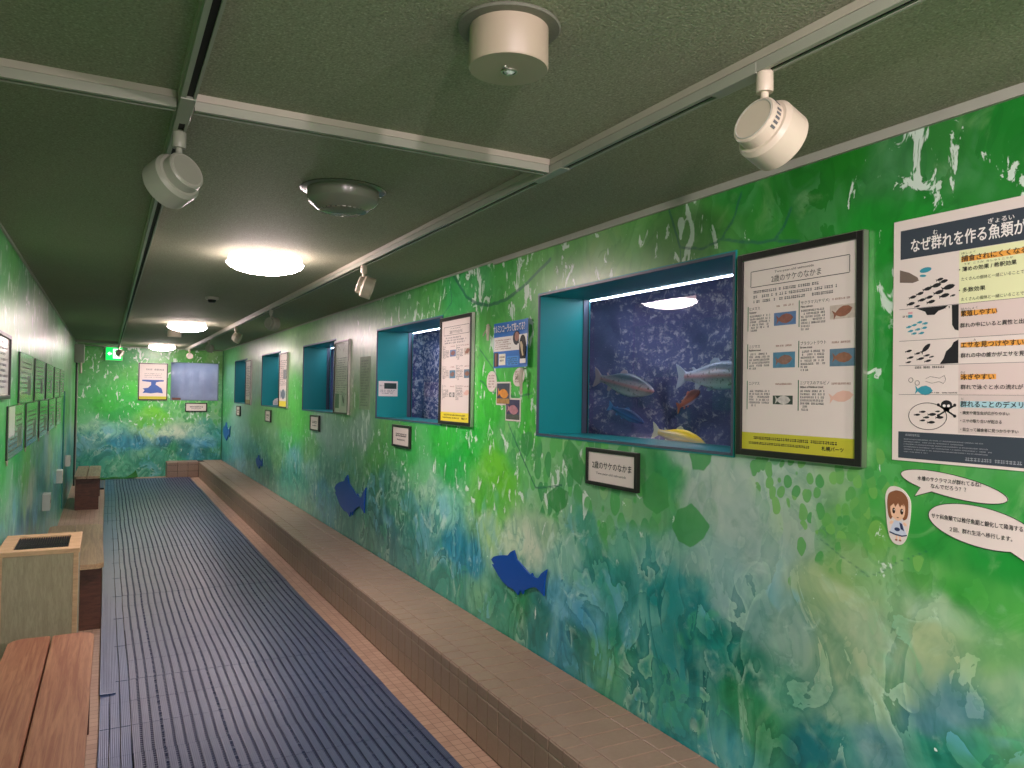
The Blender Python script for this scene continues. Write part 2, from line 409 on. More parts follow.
# ------------------------------------------------------------ the printed mural on the walls
MP = []
for s_ in MURAL.split():
    a = s_.split(','); c = lin(a[2]); MP.append((float(a[0]), float(a[1]), c[0], c[1], c[2], int(a[3]) / 10, int(a[4]) / 10))
MP = np.array(MP, dtype=np.float32)
NEARP = MP[MP[:, 0] < 5.6]
SH = NEARP.copy(); SH[:, 0] += 5.0
FARP = NEARP.copy(); FARP[:, 0] += 10.0
KEEP = SH[(SH[:, 1] < 1.3)]
RIGHTP = np.concatenate([MP, FARP[(FARP[:, 0] > 15.2)], NEARP[NEARP[:, 0] > 4.0] - np.array([5, 0, 0, 0, 0, 0, 0], dtype=np.float32)])
LOOPP = np.concatenate([NEARP[NEARP[:, 0] >= 1.0], SH[SH[:, 0] < 7.5], (NEARP - np.array([5, 0, 0, 0, 0, 0, 0], dtype=np.float32))])
LOOPP = LOOPP[LOOPP[:, 0] > -0.8]
LOOPP = np.concatenate([LOOPP, np.array([(x, z, *lin(h)[:3], .1, 0) for x, z, h in ((2.7, .35, '1f8a80'), (3.1, .5, '0f7a78'), (3.5, .62, '12708a'), (3.9, .6, '167a8c'), (3.3, .3, '3aa07a'), (3.8, .3, '1f9070'), (4.3, .45, '2f9088'), (4.7, .6, '6fa89a'), (4.6, .3, '2a8f80'), (4.2, .25, '58b088'))], dtype=np.float32)])

_g = np.random.RandomState(11).rand(256, 256).astype(np.float32)
def vnoise(x, y):
    xi = np.floor(x).astype(int); yi = np.floor(y).astype(int)
    fx = x - xi; fy = y - yi; fx = fx * fx * (3 - 2 * fx); fy = fy * fy * (3 - 2 * fy)
    a = _g[xi % 256, yi % 256]; b = _g[(xi + 1) % 256, yi % 256]; c = _g[xi % 256, (yi + 1) % 256]; d = _g[(xi + 1) % 256, (yi + 1) % 256]
    return (a * (1 - fx) + b * fx) * (1 - fy) + (c * (1 - fx) + d * fx) * fy - 0.5
def fbm(x, y, o=4):
    s = 0; a = 1.0
    for i in range(o):
        s = s + a * vnoise(x + 17.3 * i, y + 5.1 * i); x = x * 2.03; y = y * 2.03; a *= .5
    return s

TWIGS = [([(4.277, 2.221), (4.083, 2.075), (3.934, 2.023), (3.794, 1.997), (3.588, 2.005), (3.401, 2.052), (3.127, 2.152)], .008),
 ([(4.343, 2.216), (4.303, 2.066), (4.435, 1.999)], .004),
 ([(2.258, 2.21), (2.223, 2.126), (2.197, 2.056), (2.071, 2.031), (1.984, 2.047), (1.929, 2.102), (1.89, 2.187)], .004),
 ([(1.984, 2.047), (1.916, 2.032), (1.814, 2.011), (1.746, 2.006), (1.643, 1.981)], .004),
 ([(1.746, 2.006), (1.707, 2.041), (1.68, 2.09)], .004), ([(2.197, 2.056), (2.19, 2.0)], .002),
 ([(3.89, 1.761), (3.728, 1.651), (3.631, 1.566), (3.5, 1.379)], .004),
 ([(3.883, 1.585), (3.704, 1.516), (3.436, 1.493), (3.29, 1.517)], .004),
 ([(3.536, 1.362), (3.429, 1.248), (3.279, 1.097), (3.231, 1.056), (2.994, 1.094)], .004),
 ([(1.556, 1.095), (1.397, 1.021), (1.227, 1.129)], .001)]
LEAVES = [[(2.222, 1.029), (2.19, 1.093), (2.115, 1.129), (2.018, 1.065), (2.052, 1.015), (2.118, 0.97), (2.182, 0.984)],
 [(2.131, 1.302), (2.111, 1.25), (2.057, 1.251), (2.022, 1.286), (2.011, 1.315)],
 [(3.391, 1.226), (3.382, 1.31), (3.286, 1.326), (3.261, 1.27), (3.329, 1.196)],
 [(3.13, 1.035), (3.035, 1.089), (2.933, 1.069), (2.951, 1.003), (3.032, 0.966), (3.117, 0.992)],
 [(2.998, 1.233), (2.94, 1.311), (2.861, 1.264), (2.803, 1.197), (2.838, 1.111), (2.916, 1.145)],
 [(2.40, 1.16), (2.33, 1.22), (2.25, 1.2), (2.24, 1.10), (2.31, 1.06), (2.39, 1.09)]]

def segdist(u, z, pts, closed=False):
    d = np.full(u.shape, 9.0, dtype=np.float32)
    n = len(pts)
    for i in range(n if closed else n - 1):
        a = pts[i]; b = pts[(i + 1) % n]
        vx, vz = b[0] - a[0], b[1] - a[1]
        t = np.clip(((u - a[0]) * vx + (z - a[1]) * vz) / (vx * vx + vz * vz), 0, 1)
        d = np.minimum(d, np.hypot(u - a[0] - t * vx, z - a[1] - t * vz))
    return d
def inside(u, z, pts):
    r = np.zeros(u.shape, dtype=bool); n = len(pts)
    for i in range(n):
        a = pts[i]; b = pts[(i + 1) % n]
        if a[1] == b[1]: continue
        c = ((a[1] > z) != (b[1] > z)) & (u < (b[0] - a[0]) * (z - a[1]) / (b[1] - a[1]) + a[0])
        r ^= c
    return r

def mural_eval(u, z, P):
    wu = u + .07 * fbm(u * 3.1, z * 3.1) + .025 * fbm(u * 13 + 40, z * 11)
    wz = z + .09 * fbm(u * 2.7 + 9, z * 2.7 + 3) + .035 * fbm(u * 12 + 4, z * 9 + 8)
    out = np.zeros((len(u), 5), dtype=np.float32)
    for i in range(0, len(u), 20000):
        du = wu[i:i + 20000, None] - P[None, :, 0]; dz = (wz[i:i + 20000, None] - P[None, :, 1]) * 1.35
        sc = 1.0 + 0.22 * np.clip(P[None, :, 0] - 4, 0, 9)      # the samples lie further apart down the corridor
        w = 1.0 / (((du / sc) ** 2 + dz ** 2 + .0012) ** 2.3)
        out[i:i + 20000] = (w @ P[:, 2:7]) / w.sum(1)[:, None]
    return out

def mural_wall(name, us, zs, holes, place, ufun, P, m, ink=False):
    us = np.array(us); zs = np.array(zs)
    U, Z = np.meshgrid(us, zs, indexing='ij')
    nu, nz = U.shape
    u = U.ravel().astype(np.float32); z = Z.ravel().astype(np.float32)
    mu = ufun(u).astype(np.float32)
    col = mural_eval(mu, z, P)
    tw = np.full(u.shape, .05, dtype=np.float32); lf = np.full(u.shape, .05, dtype=np.float32)
    muw = mu % 5.0 if not ink else mu
    if ink:
        jx = mu + .006 * fbm(mu * 25, z * 25); jz = z + .006 * fbm(mu * 25 + 7, z * 25 + 2)
        for pts, w in TWIGS: tw = np.minimum(tw, segdist(jx, jz, pts) - w)
        for pts in LEAVES:
            sd = segdist(jx, jz, pts, True); sd = np.where(inside(jx, jz, pts), -sd, sd); lf = np.minimum(lf, sd)
    verts = np.array([place(a, b) for a, b in zip(u, z)], dtype=np.float32)
    idx = np.arange(nu * nz).reshape(nu, nz)
    cu = (us[:-1] + us[1:]) / 2; cz = (zs[:-1] + zs[1:]) / 2
    CU, CZ = np.meshgrid(cu, cz, indexing='ij')
    keep = np.ones(CU.shape, dtype=bool)
    for a0, a1, b0, b1 in holes:
        keep &= ~((CU > a0) & (CU < a1) & (CZ > b0) & (CZ < b1))
    A = idx[:-1, :-1][keep]; B = idx[1:, :-1][keep]; C = idx[1:, 1:][keep]; D = idx[:-1, 1:][keep]
    F = np.stack([A, B, C, D], 1)
    me = bpy.data.meshes.new(name)
    me.vertices.add(len(verts)); me.vertices.foreach_set('co', verts.ravel())
    me.loops.add(F.size); me.loops.foreach_set('vertex_index', F.ravel().astype(np.int32))
    me.polygons.add(len(F)); me.polygons.foreach_set('loop_start', np.arange(0, F.size, 4, dtype=np.int32))
    me.update(calc_edges=True)
    def attr(nm, arr):
        a = me.color_attributes.new(nm, 'FLOAT_COLOR', 'POINT')
        full = np.ones((len(u), 4), dtype=np.float32); full[:, :arr.shape[1]] = arr
        a.data.foreach_set('color', full.ravel())
    attr('print', col[:, :3])
    attr('detail', np.stack([col[:, 3], col[:, 4], mu / 20 + .5], 1))
    attr('drawn', np.stack([tw, lf, z], 1))
    return structure(link(name, me, m))

def mural_mat():
    m = bpy.data.materials.new('printed_leaf_and_water_mural'); m.use_nodes = True; k = NT(m)
    pr = k.n('ShaderNodeAttribute', attribute_name='print').outputs['Color']
    de = k.n('ShaderNodeSeparateColor'); k.l(k.n('ShaderNodeAttribute', attribute_name='detail').outputs['Color'], de.inputs[0])
    dr = k.n('ShaderNodeSeparateColor'); k.l(k.n('ShaderNodeAttribute', attribute_name='drawn').outputs['Color'], dr.inputs[0])
    u = k.math('MULTIPLY', k.math('SUBTRACT', de.outputs[2], .5), 20.0)
    cv = k.n('ShaderNodeCombineXYZ'); k.l(u, cv.inputs[0]); k.l(dr.outputs[2], cv.inputs[1])
    v = cv.outputs[0]
    z = dr.outputs[2]
    flake, leafm = de.outputs[0], de.outputs[1]
    low = k.step(z, 1.15, .75)                        # under water, swirling
    high = k.step(z, .8, 1.2)
    # broad tonal brush strokes
    n1 = k.noise(v, 5.5, 6, 1.2, .6)
    c = k.mix(k.math('MULTIPLY', k.step(n1, .48, .28), .45), pr, k.mix(1.0, pr, (.38, .58, .50, 1), 'MULTIPLY'))
    c = k.mix(k.math('MULTIPLY', k.step(n1, .56, .75), .35), c, k.mix(.4, c, (.75, .88, .55, 1)))
    # folded petals and stones: each noise band runs from dark to light and ends in a crisp edge
    def fold(sc, rot, scale, dist, bands, det=5):
        n = k.noise(k.map(v, sc, (0, 0, rot)), scale, det, dist, .5)
        return k.math('FRACT', k.math('MULTIPLY', n, bands)), n
    fa, na = fold((1.25, .8, 1), .5, 3.2, 1.1, 5.0)
    fb, nb = fold((1.1, .8, 1), -.4, 7.5, .8, 4.0)
    hi_m = k.math('MULTIPLY', k.step(z, .9, 1.25), .24)
    am = k.math('ADD', k.math('MULTIPLY', low, .60), hi_m)
    darkc = k.mix(1.0, c, (.20, .54, .56, 1), 'MULTIPLY')
    c = k.mix(k.math('MULTIPLY', k.step(fa, .55, .0), am), c, darkc)
    lightc = k.mix(.30, c, (.40, .72, .52, 1))
    c = k.mix(k.math('MULTIPLY', k.math('MULTIPLY', k.step(fa, .3, 1.0), k.step(nb, .45, .56)), am), c, lightc)
    c = k.mix(k.math('MULTIPLY', k.step(fb, .5, .0), k.math('MULTIPLY', am, .7)), c, k.mix(1.0, c, (.40, .68, .62, 1), 'MULTIPLY'))
    c = k.mix(k.math('MULTIPLY', k.math('MULTIPLY', k.step(fb, .4, 1.0), k.step(na, .52, .6)), k.math('MULTIPLY', low, .4)), c, (.55, .76, .60, 1))
    # islands of clear blue and of leaf green under water
    n3 = k.noise(v, 2.2, 3, 1.0); n4 = k.noise(k.map(v, (1, 1, 1), (0, 0, 0), (7, 3, 0)), 2.6, 3, 1.5)
    c = k.mix(k.math('MULTIPLY', k.math('MULTIPLY', k.step(n3, .58, .64), low), k.math('MULTIPLY', fa, .5)), c, (.13, .42, .62, 1))
    c = k.mix(k.math('MULTIPLY', k.math('MULTIPLY', k.step(n4, .57, .63), low), k.math('MULTIPLY', fb, .45)), c, (.06, .40, .18, 1))
    band = k.math('MULTIPLY', k.step(z, .45, .7), k.step(z, 1.15, .85))
    foam = k.noise(k.map(v, (1, .9, 1), (0, 0, .2), (3, 1, 0)), 7.0, 6, 1.0, .62)
    c = k.mix(k.math('MULTIPLY', k.math('MULTIPLY', k.step(foam, .56, .68), band), k.math('ADD', .22, k.math('MULTIPLY', k.step(u, 2.6, 3.0), .28))), c, (.66, .80, .70, 1))
    sp = k.noise(v, 42, 1)
    c = k.mix(k.math('MULTIPLY', k.step(sp, .80, .83), k.math('MULTIPLY', low, .9)), c, (.8, .88, .82, 1))
    # overlapping big leaves in the green part
    vs = k.map(v, (1.5, .9, 1), (0, 0, .25))
    v2 = k.n('ShaderNodeTexVoronoi', feature='F1', inp={'Scale': 8.0}); k.l(vs, v2.inputs['Vector'])
    h2 = k.n('ShaderNodeSeparateColor'); k.l(v2.outputs[1], h2.inputs[0])
    bl = k.math('MULTIPLY', k.step(v2.outputs[0], .50, .46), k.step(h2.outputs[0], .45, .5))
    c = k.mix(k.math('MULTIPLY', k.math('MULTIPLY', bl, high), k.math('ADD', .25, k.math('MULTIPLY', leafm, .6))), c, k.mix(1.0, c, (.35, .75, .45, 1), 'MULTIPLY'))
    bl2 = k.math('MULTIPLY', k.step(v2.outputs[0], .42, .38), k.step(h2.outputs[1], .7, .75))
    c = k.mix(k.math('MULTIPLY', k.math('MULTIPLY', bl2, high), k.math('MULTIPLY', leafm, .4)), c, (.45, .72, .16, 1))
    # a canopy of rounder leaves a hand across, each its own green
    vb = k.mix(.06, k.map(v, (1.35, .85, 1), (0, 0, .2), (.37, .11, 0)), k.n('ShaderNodeTexNoise', inp={'Scale': 9.0, 'Detail': 3.0}).outputs[1], 'LINEAR_LIGHT')
    v4 = k.n('ShaderNodeTexVoronoi', feature='F1', inp={'Scale': 11.5, 'Randomness': .9}); k.l(vb, v4.inputs['Vector'])
    h4 = k.n('ShaderNodeSeparateColor'); k.l(v4.outputs[1], h4.inputs[0])
    zone = k.math('MULTIPLY', k.step(leafm, .15, .5), k.step(u, 2.1, 2.35))
    c = k.mix(k.math('MULTIPLY', zone, .30), c, (.52, .70, .48, 1))
    cm = k.math('MULTIPLY', k.math('MULTIPLY', k.step(v4.outputs[0], .56, .52), k.step(h4.outputs[0], .15, .2)), k.math('MULTIPLY', k.step(leafm, .15, .5), k.step(u, 2.1, 2.35)))
    c = k.mix(k.math('MULTIPLY', cm, .78), c, k.mix(h4.outputs[1], (.025, .27, .07, 1), (.10, .46, .09, 1)))
    # torn white gaps of sky between the leaves
    vf = k.map(v, (15, 6.5, 1), (0, 0, .28))
    fn = k.noise(vf, 1.0, 5, .8, .62)
    th = k.math('SUBTRACT', .665, k.math('MULTIPLY', flake, .155))
    fl = k.math('MULTIPLY', k.math('SUBTRACT', fn, th), 45.0, True)
    fl = k.math('MULTIPLY', fl, k.step(flake, .05, .2))
    c = k.mix(k.math('MULTIPLY', k.math('MULTIPLY', fl, k.math('SUBTRACT', 1.0, k.math('MULTIPLY', cm, .9))), .85), c, (.68, .74, .68, 1))
    # clusters of small round leaves
    vl = k.map(v, (1.25, .85, 1), (0, 0, .35))
    v3 = k.n('ShaderNodeTexVoronoi', feature='F1', inp={'Scale': 25.0, 'Randomness': .9}); k.l(k.mix(.035, vl, k.n('ShaderNodeTexNoise', inp={'Scale': 16.0, 'Detail': 2.0}).outputs[1], 'LINEAR_LIGHT'), v3.inputs['Vector'])
    h3 = k.n('ShaderNodeSeparateColor'); k.l(v3.outputs[1], h3.inputs[0])
    lm = k.math('MULTIPLY', k.step(v3.outputs[0], .54, .49), k.math('MULTIPLY', k.math('SUBTRACT', k.math('ADD', k.math('MULTIPLY', k.noise(v, 7, 3), .6), leafm), k.math('ADD', k.math('MULTIPLY', h3.outputs[0], .6), .48)), 14.0, True))
    lc = k.mix(h3.outputs[1], (.05, .29, .065, 1), (.17, .42, .09, 1))
    lm = k.math('MULTIPLY', lm, k.step(u, 2.3, 2.05))
    c = k.mix(k.math('MULTIPLY', lm, .85), c, lc)
    # drawn leaves and twigs
    c = k.mix(k.math('MULTIPLY', k.step(dr.outputs[1], .004, -.002), .85), c, k.mix(k.noise(v, 9, 3), (.02, .20, .045, 1), (.07, .36, .09, 1)))
    c = k.mix(k.math('MULTIPLY', k.step(dr.outputs[0], .004, -.002), .68), c, (.012, .11, .085, 1))
    c = k.mix(1.0, c, (1.08, 1.16, 1.14, 1), 'MULTIPLY')
    k.l(c, k.b.inputs['Base Color'])
    k.b.inputs['Roughness'].default_value = .31
    k.b.inputs['Specular IOR Level'].default_value = .6
    bp = k.n('ShaderNodeBump', inp={'Strength': .12, 'Distance': .004}); k.l(k.noise(v, 9, 2), bp.inputs['Height']); k.l(bp.outputs[0], k.b.inputs['Normal'])
    return m
M['mural'] = mural_mat()

def steps(a, b, d):
    n = max(1, int(round((b - a) / d))); return [a + (b - a) * i / n for i in range(n)]
def axis(stops, lines):
    """stops: [(pos, spacing)...] ; lines: positions that must lie on the grid"""
    pts = []
    for (a, d), (b, _) in zip(stops[:-1], stops[1:]):
        cuts = [a] + sorted(x for x in lines if a < x < b) + [b]
        for p, q in zip(cuts[:-1], cuts[1:]): pts += steps(p, q, d)
    return pts + [stops[-1][0]]

zs = axis([(0.0, .06), (.24, .009), (ZC, 0)], [WZ0, WZ1])
zl = axis([(0.0, .02), (ZC, 0)], [])
wl = [e for w in WINY for e in w]
ys = axis([(YF, .08), (.9, .006), (2.6, .009), (4.6, .02), (8, .04), (YB, 0)], wl)
mural_wall('wall_right', ys, zs, [(a, b, WZ0, WZ1) for a, b in WINY], lambda a, b: (WR, a, b), lambda u: u, RIGHTP, M['mural'], True)
BW = (.995, 1.765, 1.335, 1.985)
xs = axis([(WL, .02), (WR, 0)], [BW[0], BW[1]])
zb = axis([(0.0, .02), (ZC, 0)], [BW[2], BW[3]])
mural_wall('wall_back', xs, zb, [BW], lambda a, b: (a, YB, b), lambda u: 4.4 - u, LOOPP, M['mural'])
yl = axis([(YF, .1), (2.5, .03), (YB, 0)], [])
mural_wall('wall_left', yl, zl, [], lambda a, b: (WL, a, b), lambda u: ((4.84 + YB - u - 1.0) % 5.0) + 1.0, LOOPP, M['mural'])
structure(MB().box((WL, YF - .05, 0), (WR, YF, ZC)).build('wall_front', mat('white_wall_paint', 'e4e0d8', .7)))  # unseen rear wall, white so that it bounces light up the corridor

structure(MB().box((WL - .1, YF - .1, -.1), (WR + 1.2, YB + .1, 0)).build('floor', M['floor']))
structure(MB().box((WL - .1, YF - .1, ZC), (WR + 1.2, YB + .7, ZC + .1)).build('ceiling', M['ceiling']))

# trims along the top of the walls
structure(MB().box((WR - .012, YF, ZC - .027), (WR, 3.72, ZC)).build('trim_1', M['trim']))
structure(MB().box((WR - .008, 3.725, ZC - .011), (WR, YB, ZC)).build('trim_2', M['trim']))
structure(MB().box((WL, YF, ZC - .012), (WL + .01, YB, ZC)).build('trim_3', M['trim']))
structure(MB().box((WL + .01, YB - .012, ZC - .018), (WR - .01, YB, ZC)).build('trim_4', M['trim']))
structure(MB().box((WL + .002, YB - .02, 0), (WL + .018, YB - .002, ZC - .02)).build('trim_5', M['grey']))
structure(MB().box((WR - .014, YB - .014, .28), (WR - .001, YB - .001, ZC - .02)).build('trim_6', mat('green_corner_strip', '1f6a3c', .4)))

# ------------------------------------------------------------ tank windows
def rock_mat(name, deep, speck, amt, edge=None):
    m = bpy.data.materials.new(name); m.use_nodes = True; k = NT(m)
    geo = k.n('ShaderNodeNewGeometry'); p = geo.outputs['Position']
    a = k.noise(p, 4, 5, .6); b = k.noise(p, 30, 5, .3, .75); d = k.noise(p, 120, 2)
    c = k.mix(a, lin(deep), tuple(x * 2.2 for x in lin(deep)[:3]) + (1,))
    f = k.math('MULTIPLY', k.step(b, .62 - amt * .14, .70 - amt * .08), k.step(a, .62 - amt * .3, .75 - amt * .3))
    c = k.mix(f, c, lin(speck))
    c = k.mix(k.math('MULTIPLY', k.step(d, .72, .76), .6), c, lin('c8cde0'))
    k.l(c, k.b.inputs['Base Color']); k.b.inputs['Roughness'].default_value = .8
    bp = k.n('ShaderNodeBump', inp={'Strength': .6, 'Distance': .01}); k.l(b, bp.inputs['Height']); k.l(bp.outputs[0], k.b.inputs['Normal'])
    return m
M['water'] = rock_mat('deep_blue_tank_wall', '444c78', '6c76a4', 0.1)  # bluish haze of the water is put into the wall colour
M['rock'] = rock_mat('algae_covered_rock', '3c3e5e', '9a96a0', 0.8)  # rock tone also carries the blue water haze
M['speck'] = rock_mat('speckled_tank_wall', '3c4170', 'dcd8e4', 1.1)
M['backwater'] = rock_mat('pale_blue_tank_wall', '7c8088', 'a6aab0', 0.3)

def rock_panel(y0, y1, x0, x1, z0, z1, seed, m, parent):
    """uneven artificial rock: a thick slab whose face is rough, nearer to the glass at its far end"""
    r = np.random.RandomState(seed); ny, nz = 40, 26
    vs = []; fs = []
    for i in range(ny + 1):
        for j in range(nz + 1):
            y = y0 + (y1 - y0) * i / ny; z = z0 + (z1 - z0) * j / nz
            t = i / ny
            x = x0 + (x1 - x0) * (t ** 1.6)
            x += .10 * float(fbm(np.array([y * 5 + seed]), np.array([z * 5]))[0])
            vs.append((x, y, z))
    n = len(vs)
    vs += [(x0 + .16, v[1], v[2]) for v in vs]
    W_ = nz + 1
    for i in range(ny):
        for j in range(nz):
            a = i * W_ + j; fs.append((a, a + 1, a + W_ + 1, a + W_)); fs.append((n + a, n + a + W_, n + a + W_ + 1, n + a + 1))
    for i in range(ny):
        a = i * W_; fs.append((a, a + W_, n + a + W_, n + a)); a = i * W_ + nz; fs.append((a + W_, a, n + a, n + a + W_))
    for j in range(nz):
        a = j; fs.append((a + 1, a, n + a, n + a + 1)); a = ny * W_ + j; fs.append((a, a + 1, n + a + 1, n + a))
    me = bpy.data.meshes.new('rock_backdrop'); me.from_pydata(vs, [], fs); me.update()
    return link('rock_backdrop', me, m, parent, 60)

XG = 2.132
TORD = ['nearest tank, with trout behind the glass', 'second tank along the wall, behind speckled glass', 'third tank along the wall', 'fourth tank along the wall', 'farthest tank on the long wall']
for i, (y0, y1) in enumerate(WINY):
    z0, z1 = WZ0, WZ1; t = .012
    mb = MB()
    mb.box((WR - .004, y1, z0 - t), (XG + .01, y1 + t, z1 + t)); mb.box((WR - .004, y0 - t, z0 - t), (XG + .01, y0, z1 + t))
    mb.box((WR - .004, y0, z1), (XG + .01, y1, z1 + t)); mb.box((WR - .004, y0, z0 - t), (XG + .01, y1, z0))
    w = structure(mb.build('window_%d' % (i + 1), M['teal']))
    e = .007; mb = MB()
    mb.box((WR - .006, y1 - .002, z0 - e), (WR + .004, y1 + e, z1 + e)); mb.box((WR - .006, y0 - e, z0 - e), (WR + .004, y0 + .002, z1 + e))
    mb.box((WR - .006, y0, z1 - .002), (WR + .004, y1, z1 + e)); mb.box((WR - .006, y0, z0 - e), (WR + .004, y1, z0 + .002))
    mb.build('edge_trim', M['tealdark'], w)
    mb = MB(); s = .006
    mb.box((XG - .032, y1 - s, z0), (XG, y1, z1)); mb.box((XG - .032, y0, z0), (XG, y0 + s, z1))
    mb.build('window_frame', M['tealdark'], w)
    mb = MB(); s = .008
    mb.box((XG - .006, y1 - s, z0), (XG + .0, y1 - .001, z1)); mb.box((XG - .006, y0 + .001, z0), (XG, y0 + s, z1))
    mb.build('seal', M['sealant'], w)
    MB().box((XG, y0, z0), (XG + .008, y1, z1)).build('glass_pane', M['glass'], w)
    # the tank behind
    tk = thing('fish_tank', 'dark water tank behind the ' + ['nearest window, trout inside', 'second window, white-speckled walls', 'third window, mostly hidden', 'fourth window, almost wholly hidden', 'farthest long-wall window'][i], 'fish tank', (0, 0, 0))
    a0, a1, b0, b1, X0, X1 = y0 - .35, y1 + .35, 1.10, 2.20, XG + .012, 2.85
    mb = MB(); q = .02
    mb.box((X1, a0, b0), (X1 + q, a1, b1)); mb.box((X0, a0 - q, b0), (X1, a0, b1)); mb.box((X0, a1, b0), (X1, a1 + q, b1))
    mb.box((X0, a0, b0 - q), (X1, a1, b0)); mb.box((X0, a0, b1), (X1, a1, b1 + q))
    mb.box((X0 - .008, a0, b0), (X0, y0 - .013, b1)); mb.box((X0 - .008, y1 + .013, b0), (X0, a1, b1)); mb.box((X0 - .008, y0, b0), (X0, y1, z0 - .013)); mb.box((X0 - .008, y0, z1 + .014), (X0, y1, b1))
    mb.build('tank_wall', M['water'] if i != 1 else M['speck'], tk)
    rock_panel(y0 + .35 if i != 1 else y0 - .2, a1 - .01, 2.68, 2.35, b0 + .01, b1 - .03, 3 + i, M['rock'] if i != 1 else M['speck'], tk)
    MB().box((XG + .014, y0 - .05, 1.986), (XG + .034, y1 + .05, 1.996)).build('light_bar', M['led'], tk)
    MB().box((XG + .0135, y0 - .06, 1.9965), (XG + .05, y1 + .06, 2.015)).build('light_housing', M['grey'], tk)

# tank window of the end wall
x0, x1, z0, z1 = BW
mb = MB(); t = .012; g = YB + .05
mb.box((x0 - t, YB - .004, z0 - t), (x0, g + .01, z1 + t)); mb.box((x1, YB - .004, z0 - t), (x1 + t, g + .01, z1 + t))
mb.box((x0, YB - .004, z1), (x1, g + .01, z1 + t)); mb.box((x0, YB - .004, z0 - t), (x1, g + .01, z0))
w = structure(mb.build('window_6', mat('pale_window_lining', '6d8a84', .45)))
MB().box((x0, g, z0), (x1, g + .008, z1)).build('glass_pane', M['glass'], w)
tk = thing('fish_tank', 'pale blue water tank behind the window in the end wall of the corridor', 'fish tank')
mb = MB(); a0, a1, b0, b1, Y0, Y1 = x0 - .3, x1 + .3, 1.15, 2.2, g + .012, g + .55; q = .02
mb.box((a0, Y1, b0), (a1, Y1 + q, b1)); mb.box((a0 - q, Y0, b0), (a0, Y1, b1)); mb.box((a1, Y0, b0), (a1 + q, Y1, b1))
mb.box((a0, Y0, b0 - q), (a1, Y1, b0)); mb.box((a0, Y0, b1), (a1, Y1, b1 + q))
mb.box((a0, Y0 - .008, b0), (x0 - .013, Y0, b1)); mb.box((x1 + .013, Y0 - .008, b0), (a1, Y0, b1)); mb.box((x0, Y0 - .008, b0), (x1, Y0, z0 - .013)); mb.box((x0, Y0 - .008, z1 + .013), (x1, Y0, b1))
mb.build('tank_wall', M['backwater'], tk)
MB().box((x0, Y0 + .02, 2.03), (x1, Y0 + .06, 2.05)).build('light_bar', M['led'], tk)
MB().box((x0 + .02, YB + .005, z0), (x0 + .16, YB + .04, z0 + .035), .006).build('corner_block', mat('rusty_block', '6b4436', .7), w)

# ------------------------------------------------------------ trout
def fish_mat(name, back, side, belly, stripe, L, spots=True, sf=.6):
    m = bpy.data.materials.new(name); m.use_nodes = True; k = NT(m)
    tc = k.n('ShaderNodeTexCoord'); sx = k.n('ShaderNodeSeparateXYZ'); k.l(tc.outputs['Object'], sx.inputs[0])
    h = k.math('ADD', k.math('DIVIDE', sx.outputs[2], .22 * L), .5)
    r = k.n('ShaderNodeValToRGB'); k.l(h, r.inputs[0]); e = r.color_ramp.elements
    e[0].position = .12; e[0].color = lin(belly); e[1].position = .85; e[1].color = lin(back)
    for p_, c_ in ((.36, side), (.5, stripe), (.62, side)):
        x = e.new(p_); x.color = lin(c_)
    c = r.outputs[0]
    if spots:
        c = k.mix(k.math('MULTIPLY', k.step(k.noise(tc.outputs['Object'], 70, 2), .6, .66), sf), c, lin('2a2c30'))
    k.l(c, k.b.inputs['Base Color']); k.b.inputs['Roughness'].default_value = .35
    return m
